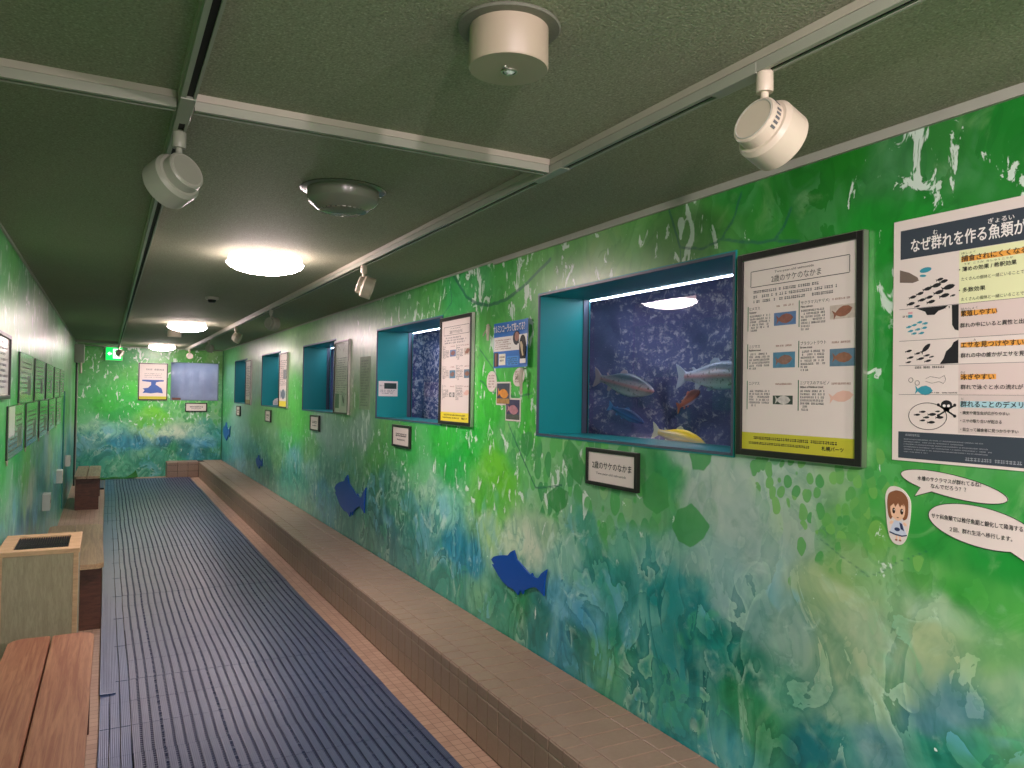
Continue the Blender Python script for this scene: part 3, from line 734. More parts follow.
def trout(label, centre, heading, L, cols, fincol, pitch=0.0, spots=True, group=None):
    fm = fish_mat('trout_skin', *cols, L, spots)
    fin = mat('trout_fin', fincol, .5, var=.05)
    prof = [(.0, .006, .010, .006), (.03, .028, .032, .022), (.08, .050, .050, .036), (.15, .075, .070, .048), (.24, .098, .090, .058), (.35, .115, .108, .062), (.47, .114, .110, .060), (.60, .094, .092, .048), (.72, .066, .068, .034), (.82, .044, .046, .022), (.90, .036, .037, .013), (.94, .042, .042, .006)]
    bm = bmesh.new(); n = 20; prev = None
    for t, u, d, w in prof:
        ring = []
        for i in range(n):
            a = 2 * pi * i / n; zz = sin(a); ring.append(bm.verts.new((L * (.5 - t), L * w * cos(a), 1.2 * L * (u if zz > 0 else d) * zz)))
        if prev:
            for i in range(n): bm.faces.new((prev[i], prev[(i + 1) % n], ring[(i + 1) % n], ring[i]))
        else: bm.faces.new(ring)
        prev = ring
    bm.faces.new(prev)
    mb = MB(); mb.bm.free(); mb.bm = bm
    o = mb.build('trout', fm, None, 60)
    def f(nm, pts, y0, y1, tilt=0):
        mb = MB(); mb.prism([(L * a, L * b) for a, b in pts], L * y0, L * y1)
        if tilt: bmesh.ops.rotate(mb.bm, verts=mb.bm.verts, cent=(L * pts[0][0], L * y0, L * pts[0][1]), matrix=Matrix.Rotation(tilt, 3, 'X'))
        return mb.build(nm, fin, o)
    f('tail_fin', [(-.41, .036), (-.50, .10), (-.56, .125), (-.525, .01), (-.525, -.01), (-.56, -.125), (-.50, -.10), (-.41, -.036)], -.004, .004)
    f('dorsal_fin', [(.06, .108), (.02, .165), (-.03, .17), (-.08, .135), (-.09, .095)], -.004, .004)
    f('adipose_fin', [(-.27, .06), (-.31, .09), (-.33, .085), (-.31, .048)], -.003, .003)
    f('anal_fin', [(-.19, -.07), (-.25, -.13), (-.29, -.12), (-.28, -.055)], -.003, .003)
    for s in (-1, 1):
        f('pelvic_fin', [(-.02, -.095), (-.09, -.15), (-.13, -.14), (-.08, -.09)], s * .02 - .003, s * .02 + .003, -s * .5)
        f('pectoral_fin', [(.30, -.06), (.22, -.13), (.17, -.12), (.24, -.055)], s * .045 - .003, s * .045 + .003, -s * .7)
        mb = MB(); mb.lathe([(0, -.002 * L), (.011 * L, 0), (.008 * L, .006 * L), (0, .008 * L)], (L * .435, s * L * .031, L * .018), (0, s, 0), 14)
        mb.build('eye', M['ink'], o)
    mb = MB(); mb.tube([(L * .495, 0, -L * .004), (L * .455, -L * .028, -L * .016), (L * .41, -L * .04, -L * .022)], L * .004, 6); mb.build('mouth', mat('mouth_dark', '5a3a38', .5, var=0), o)
    hd = Vector(heading).normalized()
    o.rotation_euler = (0, -math.asin(hd.z), math.atan2(hd.y, hd.x))
    o.location = centre
    tag(o, label, 'fish', group)
    return o
rb = ('3c4250', '8a8088', 'c0b8bc', 'b07078')
trout('grey rainbow trout with pink cheek swimming nose-down right in the nearest tank', (2.20, 3.005, 1.566), (.10, -.95, -.16), .41, rb, 'a08a92')
trout('long silver trout with pink flank band at the right edge of the nearest window', (2.21, 2.385, 1.597), (.02, -1, .0), .44, ('5a6478', '9aa0b2', 'ccd0dc', 'b8828e'), '9aa4b8')
trout('small orange-brown trout seen tail-on in the middle of the nearest tank', (2.34, 2.70, 1.50), (.75, .30, .30), .22, ('7a4c40', 'a86a52', 'c8d0dc', 'b4664a'), 'b0684c', spots=False)
trout('small dark blue trout below and behind the pink-cheeked trout', (2.28, 3.09, 1.418), (.35, -.85, -.35), .21, ('22355c', '2e4878', '5a80b0', '3a5a8a'), '4a78a8', spots=False)
trout('bright yellow-backed trout low down by the sill of the nearest window', (2.205, 2.60, 1.328), (.1, -.97, -.16), .31, ('f0cc1e', 'b0a878', '8a8c94', 'c8b468'), 'c0c0a8', spots=False)
trout('pale trout barely showing at the right edge of the nearest window, below the silver one', (2.26, 2.10, 1.475), (.35, .9, .05), .26, ('8a94a8', 'c4ccd8', 'd8dce4', 'b8a8b0'), 'a8b0c0')
trout('pinkish trout low in the second tank, by its speckled window', (2.28, 4.72, 1.36), (.1, -.95, -.2), .30, ('8a7a88', 'b89aa4', 'd0b8bc', 'c07880'), 'c0a0a8')

# ------------------------------------------------------------ framed salmon boards
def photo(parent, x0, x1, z0, z1, y, bg, fishc, ang=0.0, frame=False):
    p = MB().box((x0, y, z0), (x1, y + .0006, z1)).build('photograph', mat('photo_background', bg, .35, var=.15, vscale=60), parent)
    if fishc:
        mb = MB(); mb.prism(fish2d((x0 + x1) / 2, (z0 + z1) / 2, (x1 - x0) * .78, ang, .3), y - .0006, y - .0001)
        mb.build('fish_picture', mat('photo_fish', fishc, .4, var=.2, vscale=90), p)
    return p

def board_frame(t, W_, H_, m=None, d=.024, b=.020, side=None):
    m = m or M['frame']
    mb = MB()
    mb.box((0, -d, -H_), (b, -.001, 0), .002); mb.box((W_ - b, -d, -H_), (W_, -.001, 0), .002)
    mb.box((b, -d, -b), (W_ - b, -.001, 0), .002); mb.box((b, -d, -H_), (W_ - b, -.001, -H_ + b), .002)
    mb.build('frame', m, t)
    mb = MB(); e = .0025                       # thin bright metal lip round the outside
    mb.box((-e, -d + .003, -H_ - e), (0, -.002, e)); mb.box((W_, -d + .003, -H_ - e), (W_ + e, -.002, e))
    mb.box((0, -d + .003, 0), (W_, -.002, e)); mb.box((0, -d + .003, -H_ - e), (W_, -.002, -H_))
    mb.build('metal_edge', M['alu'], t)

BH, BWD = .650, .472
def salmon_board(y, label, detail=True, sheet='paper'):
    t = thing('framed_poster', label, 'poster', **on_right(y, 1.972))
    board_frame(t, BWD, BH)
    MB().box((.018, -.014, -BH + .018), (BWD - .018, -.004, -.018)).build('sheet', M[sheet], t)
    yy = -.0144
    # rounded heading box
    mb = MB()
    for (a, b) in (((.055, yy, -.0575), (.420, yy + .0003, -.0595)), ((.055, yy, -.108), (.420, yy + .0003, -.110)), ((.050, yy, -.105), (.052, yy + .0003, -.0625)), ((.423, yy, -.105), (.425, yy + .0003, -.0625))): mb.box(a, b)
    for cx, cz, s0 in ((.055, -.0630, 90), (.055, -.1045, 180), (.420, -.0630, 0), (.420, -.1045, 270)):
        pts = [(cx + .005 * cos(radians(s0 + k * 18)), yy + .0002, cz + .005 * sin(radians(s0 + k * 18))) for k in range(6)]
        mb.tube(pts, .0009, 5)
    mb.build('heading_box', M['ink'], t)
    text_mesh([('2歳のサケのなかま', .137, -.1005, .024, .190, .0, yy)] + ([('Two-year-old salmonids', .150, -.0735, .010, .15, 0, yy)]), 'lettering', M['ink'], t)
    fp = MB()
    for k_, (a, b) in enumerate(((.063, .325), (.063, .385), (.063, .37))): fine(fp, a, b, -.130 - .0155 * k_, .0095, yy)
    names = ['ヒメマス', 'サクラマス(ヤマメ)', 'ニジマス', 'ブラウントラウト', 'ニジマス', 'ニジマスのアルビノ']
    en = ['Kokanee', 'Masu salmon', 'Rainbow trout', 'Brown trout', '', 'Albino of Rainbow trout']
    tops = [-.170, -.170, -.292, -.292, -.410, -.410]
    bars = MB(); its = []; its2 = []
    for k_ in range(6):
        cx = .039 if k_ % 2 == 0 else .2465; zt = tops[k_]
        bars.box((cx, yy, zt - (.080 if k_ < 4 else .092)), (cx + .003, yy + .0003, zt))
        its.append((names[k_], cx + .008, zt - .013, .012, None, 0, yy))
        if en[k_]: its.append((en[k_], cx + .008, zt - .0235, .0085, None, .02, yy))
        for q in range(6 if k_ % 2 == 0 else 7):
            fine(fp, cx + .009, cx + (.095 if q < 5 else .04), zt - .036 - q * .0092, .0065, yy)
        mbx = fine(MB(), cx + .12, cx + .185, zt - .012 if k_ < 2 else zt - .014, .006, yy); mbx.build('fine_print', M['redink'], t)
    text_mesh(its, 'lettering', M['ink'], t)
    fp.build('fine_print', M['inkgrey'], t)
    bars.build('green_rules', M['greenink'], t)
    photo(t, .150, .236, -.240, -.200, yy, '5b7ca8', '8a5a50', .05)
    photo(t, .359, .445, -.237, -.197, yy, 'c9bdb0', '8e5f4c', .25)
    photo(t, .148, .234, -.371, -.323, yy, '4f86a4', '8a6a5e', .1)
    photo(t, .360, .445, -.372, -.322, yy, '5f7f94', '8f6450', 0)
    photo(t, .149, .227, -.484, -.457, yy, '3f4a44', 'c9c4c0', 0)
    mb = MB(); mb.prism(fish2d(.400, -.458, .082, .15, .26), yy - .0003, yy + .0003); mb.build('fish_picture', mat('pale_pink_fish', 'dcb4a4', .5, var=.1), t)
    MB().box((.020, yy, -.632), (BWD - .020, yy + .0005, -.576)).build('yellow_band', M['yellow'] if detail else M['yellow2'], t)
    mb = MB(); fine(mb, .07, .39, -.597, .010, yy - .0003, .95); fine(mb, .05, .30, -.613, .0085, yy - .0003, .95)
    mb.build('fine_print', M['ink'], t)
    text_mesh([('札幌パーツ', .335, -.6145, .014, .075, .02, yy - .0003)], 'lettering', M['ink'], t)
    return t
salmon_board(1.879, 'large black-framed salmon guide with yellow-green foot band right of the nearest window')
salmon_board(4.432, 'black-framed salmon guide with bright yellow foot band right of the second window', False)

def notice_board(y, label, z, W_, H_, sheet, body, **kw):
    t = thing('framed_poster', label, 'poster', **on_right(y, z))
    board_frame(t, W_, H_, kw.get('fm'), b=.016)
    MB().box((.014, -.014, -H_ + .014), (W_ - .014, -.004, -.014)).build('sheet', M[sheet], t)
    body(t, W_, H_); return t
def bodyC(t, W_, H_):
    mb = MB()
    for q in range(17): fine(mb, .06, W_ - .06 - (q % 4) * .03, -.16 - q * .020, .010, -.0144)
    mb.build('fine_print', M['inkgrey'], t)
    photo(t, .04, .17, -.60, -.47, -.0146, '3f6b48', None); photo(t, .25, .36, -.58, -.46, -.0146, '8f9a8c', '3a4038', -1.0)
    MB().prism([(.10, -.03), (.36, -.03), (.25, -.10)], -.0147, -.0142).build('white_triangle', M['chalk'], t)
notice_board(6.945, 'framed grey notice of close lines and two small pictures, right of the third window', 1.966, .472, .65, 'paper_glossy', bodyC)
def bodyD(t, W_, H_):
    mb = MB()
    for q in range(14): fine(mb, .05, W_ - .05 - (q % 3) * .04, -.10 - q * .022, .012, -.0144)
    mb.build('fine_print', M['inkgrey'], t)
    photo(t, .23, .40, -.31, -.20, -.0146, '6a6f74', None); photo(t, .05, .40, -.53, -.45, -.0146, 'b9c4c8', '5a6a80')
    MB().box((.016, -.0146, -.634), (W_ - .016, -.0141, -.57)).build('yellow_band', M['yellow2'], t)
notice_board(9.475, 'framed pale poster with yellow foot band, right of the fourth window', 1.966, .472, .65, 'paper', bodyD)
def bodyE(t, W_, H_):
    mb = MB()
    for q in range(18): fine(mb, .05, W_ - .05 - (q % 3) * .05, -.10 - q * .025, .013, -.0144)
    mb.build('fine_print', M['inkgrey'], t)
    MB().box((.016, -.0146, -.634), (W_ - .016, -.0141, -.58)).build('tan_band', mat('tan_print', 'bfa67a', .5), t)
notice_board(12.0, 'framed pale poster with tan foot band, right of the farthest window on the long wall', 1.960, .472, .65, 'paper', bodyE)

# ------------------------------------------------------------ small name plates under the windows
def plate(place, label, words, group=None, sub=True):
    t = thing('name_plate', label, 'sign', **place)
    W_, H_, b, d = .360, .156, .016, .020
    mb = MB(); mb.box((0, -d, -H_), (b, -.001, 0), .0015); mb.box((W_ - b, -d, -H_), (W_, -.001, 0), .0015); mb.box((b, -d, -b), (W_ - b, -.001, 0), .0015); mb.box((b, -d, -H_), (W_ - b, -.001, -H_ + b), .0015)
    mb.build('frame', M['frame'], t)
    MB().box((b - .002, -.014, -H_ + b - .002), (W_ - b + .002, -.003, -b + .002)).build('sheet', M['paper'], t)
    if words:
        text_mesh([(words, .045, -.082, .034, .275, .010, -.0144), ('Two-year-old salmonids', .075, -.108, .014, .21, 0, -.0144)], 'lettering', M['ink'], t)
    else:
        mb = MB(); fine(mb, .075, .285, -.082, .026, -.0144, 1); fine(mb, .10, .26, -.108, .010, -.0144, 1); mb.build('fine_print', M['ink'], t)
    return t
plate(on_right(2.772, 1.285), 'small black-framed name plate with readable heading under the nearest window', '2歳のサケのなかま')
plate(on_right(5.312, 1.282), 'small black-framed name plate under the second window', None)
plate(on_right(7.850, 1.276), 'small framed name plate under the third window', None)
plate(on_right(10.35, 1.270), 'small framed name plate under the fourth window', None)
plate(on_right(12.86, 1.272), 'small framed name plate under the farthest window of the long wall', None)
plate(on_back(1.228, 1.285), 'small framed name plate under the window in the end wall', None)

# end wall board
t = thing('framed_poster', 'framed poster with blue map shape and yellow foot, left of the end-wall window', 'poster', **on_back(.475, 1.966))
board_frame(t, .46, .64, b=.016)
MB().box((.014, -.014, -.626), (.446, -.004, -.014)).build('sheet', M['paper'], t)
mb = MB(); fine(mb, .12, .22, -.125, .03, -.0146, 1); fine(mb, .25, .40, -.125, .03, -.0146, 1)
for q in range(3): fine(mb, .09, .38, -.19 - q * .03, .012, -.0146)
mb.build('fine_print', M['inkgrey'], t)
MB().prism([(.06, -.29), (.40, -.29), (.40, -.315), (.33, -.32), (.28, -.33), (.27, -.37), (.33, -.41), (.37, -.44), (.39, -.52), (.30, -.51), (.20, -.525), (.12, -.515), (.07, -.52), (.10, -.47), (.07, -.44), (.15, -.43), (.20, -.38), (.20, -.33), (.06, -.315)], -.0147, -.0142).build('map_shape', mat('map_blue', '3f62a8', .5), t)
MB().box((.016, -.0146, -.624), (.444, -.0141, -.575)).build('yellow_band', M['yellow'], t)

# ------------------------------------------------------------ big shoaling poster (cut by the picture edge)
t = thing('paper_poster', 'large unframed poster on why fish shoal, slate title band, at right edge', 'poster', **on_right(1.326, 1.979))
PW, PH = .450, .636
MB().box((0, -.004, -PH + .005), (PW, -.0005, 0)).build('sheet', M['paper'], t)
y1_, y2_, y3_ = -.0044, -.0048, -.0052
MB().box((.020, y1_, -.103), (PW - .018, y1_ + .0004, -.027)).build('title_band', M['navy'], t)
text_mesh([('なぜ群れを作る魚類が', .050, -.0855, .038, .283, .016, y2_), ('む', .110, -.0515, .014, None, .01, y2_), ('ぎょるい', .247, -.0500, .014, .060, .01, y2_)], 'title_lettering', M['chalk'], t)
MB().box((.178, y1_, -.234), (PW - .018, y1_ + .0004, -.104)).build('green_panel', M['cream'], t)
mb = MB()
mb.box((.178, y1_, -.318), (PW - .018, y1_ + .0004, -.2345)); mb.box((.178, y1_, -.458), (PW - .018, y1_ + .0004, -.383)); mb.build('pink_panel', M['pinkish'], t)
MB().box((.178, y1_, -.552), (PW - .018, y1_ + .0004, -.4585)).build('pink_panel', mat('grey_pink_print', 'd3c6c0', .5, var=0), t)
mb = MB()
for z_ in (-.2345, -.318, -.3825, -.458): mb.box((.018, y1_, z_ - .0005), (.432, y1_ + .0005, z_ + .0005))
mb.build('rules', M['inkgrey'], t)
for x0_, x1_, zb, zt in ((.183, .332, -.133, -.120), (.183, .268, -.2655, -.253), (.183, .331, -.3425, -.330), (.183, .268, -.4205, -.408)): MB().box((x0_, y2_ + .0002, zb), (x1_, y2_ + .0004, zt)).build('orange_highlight', M['orange'], t)
MB().box((.183, y2_ + .0002, -.4885), (.345, y2_ + .0004, -.473)).build('cyan_highlight', M['cyan'], t)
text_mesh([('捕食されにくくなる', .184, -.131, .0168, .152, .012, y3_), ('・薄めの効果 / 希釈効果', .178, -.1555, .0125, .135, .014, y3_), ('たくさんの個体と一緒にいることで', .184, -.1785, .0095, .145, 0, y3_),
    ('・多数効果', .178, -.2065, .0125, .064, .014, y3_), ('たくさんの個体と一緒にいることで', .184, -.228, .0095, .145, 0, y3_),
    ('繁殖しやすい', .184, -.2655, .0165, .086, .012, y3_), ('群れの中にいると異性と出', .182, -.293, .0125, .147, .012, y3_),
    ('エサを見つけやすい', .184, -.3425, .0165, .145, .012, y3_), ('群れの中の誰かがエサを見', .184, -.3665, .0125, .147, .012, y3_),
    ('泳ぎやすい', .184, -.4205, .0165, .080, .012, y3_), ('群れで泳ぐと水の流れが', .184, -.4435, .0125, .145, .012, y3_),
    ('群れることのデメリ', .184, -.4865, .0165, .145, .012, y3_), ('・病気や寄生虫が広がりやすい', .184, -.505, .0095, .115, .008, y3_), ('・エサの取り合いが起きる', .184, -.5245, .0095, .098, .008, y3_), ('・目立って捕食者に見つかりやすい', .184, -.5455, .0095, .135, .008, y3_),
    ('ほしょく', .184, -.1135, .006, .034, 0, y3_), ('はんしょく', .184, -.2495, .006, .04, 0, y3_), ('うす  こうか  きしゃくこうか', .190, -.1405, .0055, .115, 0, y3_), ('み', .215, -.327, .006, None, 0, y3_), ('およ', .184, -.405, .006, None, 0, y3_), ('む', .186, -.470, .006, None, 0, y3_)], 'lettering', M['ink'], t)
# little drawings
mb = MB(); r2_ = random.Random(3)
for (x, z, L) in [(.055, -.205, .022), (.075, -.198, .022), (.095, -.188, .026), (.118, -.182, .03), (.138, -.174, .024), (.150, -.190, .036), (.125, -.200, .028), (.100, -.210, .022), (.080, -.215, .022), (.140, -.210, .028), (.050, -.222, .024), (.105, -.222, .024), (.162, -.212, .014), (.068, -.230, .016), (.128, -.168, .02)]:
    mb.prism(fish2d(x, z, L, .18, .24), y1_, y1_ + .0005)
for (x, z, L) in [(.045, -.345, .02), (.050, -.362, .02), (.07, -.352, .018), (.078, -.366, .022), (.045, -.374, .016), (.095, -.358, .018), (.098, -.372, .020), (.108, -.362, .014)]: mb.prism(fish2d(x, z, L, .2, .2), y1_, y1_ + .0005)
mb.prism(fish2d(.092, -.340, .034, .75, .24), y1_, y1_ + .0005)
for (x, z, L) in [(.085, -.502, .018), (.110, -.508, .024), (.070, -.510, .018), (.095, -.516, .018), (.130, -.515, .022), (.085, -.524, .016), (.108, -.528, .022), (.125, -.500, .014)]: mb.prism(fish2d(x, z, L, .08, .22), y1_, y1_ + .0005)
mb.build('shoal_drawing', M['ink'], t)
MB().prism([(.0185, -.130), (.045, -.140), (.068, -.155), (.072, -.164), (.055, -.168), (.0185, -.163)], y1_, y1_ + .0005).build('big_fish_drawing', mat('brown_grey_print', '77685f', .5), t)
mb = MB(); mb.prism(oval(.090, -.139, .016, .0065, 16, .1), y1_, y1_ + .0005); mb.prism(oval(.083, -.153, .009, .003, 16, -.1), y1_, y1_ + .0005)
mb.prism(fish2d(.088, -.447, .048, -.05, .34), y1_, y1_ + .0005)
for (x, z) in [(.045, -.282), (.06, -.278), (.075, -.272), (.09, -.276), (.05, -.293), (.07, -.290), (.088, -.287), (.06, -.300), (.08, -.300)]: mb.prism(fish2d(x, z, .016, .15, .26), y1_, y1_ + .0005)
mb.box((.043, y1_, -.258), (.055, y1_ + .0005, -.2505)); mb.build('teal_drawing', M['tealink'], t)
MB().box((.043, y1_, -.2485), (.055, y1_ + .0005, -.243)).build('pink_key', mat('pink_print', 'd8a0a8', .5, var=0), t)
mb = MB(); mb.prism([(.065, -.2355), (.150, -.2355), (.140, -.243), (.125, -.247), (.115, -.256), (.095, -.255), (.09, -.246)], y1_, y1_ + .0005)
mb.prism([(.160, -.2355), (.177, -.2355), (.177, -.300), (.168, -.297), (.161, -.285)], y1_, y1_ + .0005)
mb.prism([(.177, -.322), (.177, -.380), (.130, -.381), (.140, -.367), (.146, -.350), (.160, -.338), (.165, -.328)], y1_, y1_ + .0005)
mb.build('rock_drawing', M['ink'], t)
def ring(mb, cx, cz, rx, rz, y, w, n=44, tilt=0):
    pts = [(a, y, b) for a, b in oval(cx, cz, rx, rz, n, tilt)]; mb.tube(pts + [pts[0]], w, 5)
mb = MB(); ring(mb, .098, -.513, .051, .034, y1_, .0008)
ring(mb, .052, -.4205, .006, .006, y1_, .0005, 16); ring(mb, .070, -.428, .006, .006, y1_, .0005, 16)
mb.tube([(.092, y1_, -.418), (.105, y1_, -.412), (.130, y1_, -.4165), (.142, y1_, -.410), (.146, y1_, -.420), (.140, y1_, -.430), (.128, y1_, -.425), (.110, y1_, -.429), (.092, y1_, -.424)], .0004, 5)
mb.build('outline_drawing', M['ink'], t)
mb = MB(); mb.prism(oval(.148, -.4835, .0145, .012, 20), y1_, y1_ + .0005); mb.prism([(.140, -.490), (.156, -.490), (.155, -.500), (.141, -.500)], y1_, y1_ + .0005)
for a in (1, -1):
    mb.obox((.148, y1_ + .0003, -.497), (.046, .0006, .004), Matrix.Rotation(a * .55, 3, 'Y'))
    for e in (1, -1): mb.prism(oval(.148 + e * .021, -.497 + a * e * -.0135, .004, .004, 12), y1_, y1_ + .0005)
sk = mb.build('skull_drawing', M['ink'], t)
mb = MB(); mb.prism(oval(.1425, -.4855, .004, .0035, 12), y2_, y2_ + .0003); mb.prism(oval(.1535, -.4855, .004, .0035, 12), y2_, y2_ + .0003); mb.build('eye_sockets', M['chalk'], sk)
MB().box((.018, y1_, -.624), (PW - .018, y1_ + .0004, -.555)).build('slate_foot_band', M['navy'], t)
mb = MB(); fine(mb, .034, .08, -.566, .006, y2_)
for q in range(6): fine(mb, .034, (.24, .19, .25, .26, .25, .10)[q], -.5755 - q * .0065, .0028, y2_, .9)
fine(mb, .196, .33, -.618, .009, y2_, .95); mb.build('fine_print', mat('pale_grey_print', '9aa0a6', .5, var=0), t)
mb = MB(); fine(mb, .055, .16, -.391, .006, y2_); fine(mb, .095, .175, -.4545, .003, y2_); fine(mb, .028, .04, -.256, .005, y2_); fine(mb, .14, .157, -.243, .006, y2_); mb.build('fine_print', M['ink'], t)

# ------------------------------------------------------------ speech bubbles and paper girl
def smooth_closed(pts, n=6):
    out = []; N = len(pts)
    for i in range(N):
        p0, p1, p2, p3 = (Vector(pts[(i + k - 1) % N]) for k in range(4))
        for j in range(n):
            t_ = j / n
            out.append(tuple(.5 * ((2 * p1) + (-p0 + p2) * t_ + (2 * p0 - 5 * p1 + 4 * p2 - p3) * t_ ** 2 + (-p0 + 3 * p1 - 3 * p2 + p3) * t_ ** 3)))
    return out
def bubble(label, cx, cz, rx, rz, tilt, tail, lines):
    t = thing('speech_bubble', label, 'sign', **on_right(1.326, 1.348))
    pts = oval(cx, cz, rx, rz, 72, tilt)
    # open the outline where the tail leaves
    a, tip, b = tail
    ia = min(range(72), key=lambda i: (pts[i][0] - a[0]) ** 2 + (pts[i][1] - a[1]) ** 2)
    ib = min(range(72), key=lambda i: (pts[i][0] - b[0]) ** 2 + (pts[i][1] - b[1]) ** 2)
    ring_ = []; i = ib
    while True:
        ring_.append(pts[i]);
        if i == ia: break
        i = (i + 1) % 72
    ring_.append(tip)
    MB().prism(ring_, -.0025, -.0004).build('paper', M['paper'], t)
    mb = MB(); q = [(x, -.0026, z) for x, z in ring_]; mb.tube(q + [q[0]], .0008, 5); mb.build('outline', M['ink'], t)
    text_mesh(lines, 'lettering', M['ink'], t)
bubble('upper white speech bubble, the smaller one, tail pointing to the paper girl', .160, -.052, .136, .028, -.13, ((.074, -.070), (.064, -.089), (.108, -.076)),
       [('水槽のサクラマスが群れてるね！', .072, -.046, .0125, .162, .014, -.003), ('なんでだろう？？', .108, -.062, .0125, .09, .014, -.003)])
bubble('lower and larger white speech bubble with a tail down to the right', .232, -.142, .130, .048, -.10, ((.300, -.185), (.372, -.225), (.335, -.165)),
       [('サケ科魚類では稚仔魚期と銀化して降海する', .111, -.137, .0135, .218, .014, -.003), ('２回、群れ生活へ移行します。', .158, -.163, .0125, .148, .014, -.003)])
t = thing('paper_cutout', 'paper cut-out of a small cartoon girl with brown hair and blue-white dress', 'cut-out', **on_right(1.326, 1.348))
MB().prism(smooth_closed([(-.020, -.100), (-.012, -.078), (.004, -.070), (.030, -.076), (.050, -.098), (.053, -.130), (.046, -.185), (.036, -.212), (.022, -.222), (.004, -.218), (-.008, -.200), (-.015, -.165), (-.018, -.130)]), -.0025, -.0004).build('paper', M['paper'], t)
y1_ = -.0029
h = MB().prism(smooth_closed([(-.014, -.118), (-.010, -.092), (.006, -.082), (.016, -.080), (.032, -.084), (.045, -.100), (.047, -.125), (.044, -.148), (.034, -.156), (.028, -.150), (.004, -.150), (-.003, -.158), (-.010, -.148)]), y1_, y1_ + .0004).build('hair', M['hairp'], t)
MB().prism(smooth_closed([(-.004, -.122), (.004, -.112), (.018, -.108), (.030, -.112), (.038, -.122), (.036, -.144), (.028, -.154), (.018, -.159), (.006, -.154), (-.002, -.144)]), y1_ - .0003, y1_ - .0001).build('face', M['skinp'], t)
mb = MB(); mb.prism([(.012, -.098), (.026, -.100), (.036, -.120), (.029, -.116), (.024, -.124), (.018, -.113), (.010, -.124), (.006, -.115), (-.004, -.124), (.0, -.106)], y1_ - .0006, y1_ - .0004); mb.build('fringe', M['hairp'], t)
mb = MB()
for x in (.006, .029): mb.prism(oval(x, -.134, .0042, .0078, 16), y1_ - .0006, y1_ - .0004)
mb.prism(oval(.0175, -.151, .003, .0012, 10), y1_ - .0006, y1_ - .0004); mb.build('eyes_and_mouth', mat('dark_brown_print', '3a2a26', .5, var=0), t)
mb = MB()
for x in (.0075, .0305): mb.prism(oval(x, -.1315, .0014, .002, 10), y1_ - .0009, y1_ - .0007)
mb.build('eye_glints', M['chalk'], t)
MB().prism([(.008, -.160), (.028, -.160), (.034, -.172), (.044, -.194), (.030, -.198), (.010, -.196), (-.006, -.192), (.002, -.172)], y1_, y1_ + .0003).build('dress', mat('pale_blue_print', 'c9d3e4', .5), t)
mb = MB(); mb.prism([(.022, -.163), (.030, -.166), (.036, -.184), (.026, -.180)], y1_ - .0003, y1_ - .0001); mb.prism(oval(.016, -.182, .008, .005, 14), y1_ - .0003, y1_ - .0001)
mb.prism([(-.006, -.190), (.010, -.194), (.030, -.196), (.044, -.192), (.044, -.1955), (.030, -.1995), (.010, -.198), (-.007, -.1935)], y1_ - .0003, y1_ - .0001); mb.build('dress_pattern', mat('dark_blue_print', '2c3a60', .5), t)
mb = MB(); mb.prism(oval(-.001, -.166, .006, .004, 10, .6), y1_, y1_ + .0003); mb.prism(oval(.038, -.166, .006, .004, 10, -.6), y1_, y1_ + .0003); mb.box((.012, y1_, -.209), (.0165, y1_ + .0003, -.197)); mb.box((.022, y1_, -.209), (.0265, y1_ + .0003, -.197)); mb.build('hands_and_legs', M['skinp'], t)
mb = MB(); mb.prism(oval(.0135, -.210, .004, .0025, 10), y1_ - .0003, y1_ - .0001); mb.prism(oval(.0245, -.210, .004, .0025, 10), y1_ - .0003, y1_ - .0001); mb.build('shoes', M['redink'], t)

# ------------------------------------------------------------ parasite display left of the nearest window
t = thing('paper_poster', 'blue and white leaflet about a fish parasite, left of the nearest window', 'poster', **on_right(3.710, 1.888))
mb = MB(); N = 14; pts = []
for i in range(N + 1):
    x = .41 * i / N; pts.append((x, -.003 - .018 * max(0, (i / N - .72) / .28) ** 2))
for i in range(N):
    (xa, ya), (xb, yb) = pts[i], pts[i + 1]
    vs = [mb.bm.verts.new(p) for p in ((xa, ya, 0), (xb, yb, 0), (xb, yb, -.240), (xa, ya, -.240), (xa, ya + .0006, 0), (xb, yb + .0006, 0), (xb, yb + .0006, -.240), (xa, ya + .0006, -.240))]
    for f_ in ((0, 3, 2, 1), (4, 5, 6, 7), (0, 1, 5, 4), (3, 7, 6, 2)): mb.bm.faces.new([vs[k] for k in f_])
bmesh.ops.remove_doubles(mb.bm, verts=mb.bm.verts, dist=.00005)
mb.build('sheet', M['bluep'], t, 60)
yy = -.0036
MB().box((.004, yy, -.152), (.31, yy + .0004, -.076)).build('white_panel', M['chalk'], t)
MB().prism([(.31, -.076), (.398, -.076), (.398, -.13), (.37, -.15), (.31, -.152)], -.0165, -.012).build('white_panel', M['chalk'], t)
text_mesh([('サルミンコーラって知ってる？', .022, -.052, .045, .35, .022, -.0175)], 'lettering', M['chalk'], t)
mb = MB()
for q in range(5): fine(mb, .02, .20 - (q % 2) * .03, -.096 - q * .0115, .006, yy - .0004)
mb.build('fine_print', M['redink'], t)
p = MB().prism(oval(.262, -.090, .040, .036, 28), yy - .0008, yy).build('photograph', mat('dark_photo', '2a2a36', .35, var=.2, vscale=50), t)
MB().prism(oval(.265, -.083, .022, .024, 20), yy - .0014, yy - .0009).build('pink_flesh', mat('flesh_photo', 'b07a6a', .4, var=.15, vscale=60), p)
p = MB().prism(oval(.352, -.145, .034, .066, 28), -.0190, -.0150).build('photograph', mat('dark_photo', '15151c', .35), t)
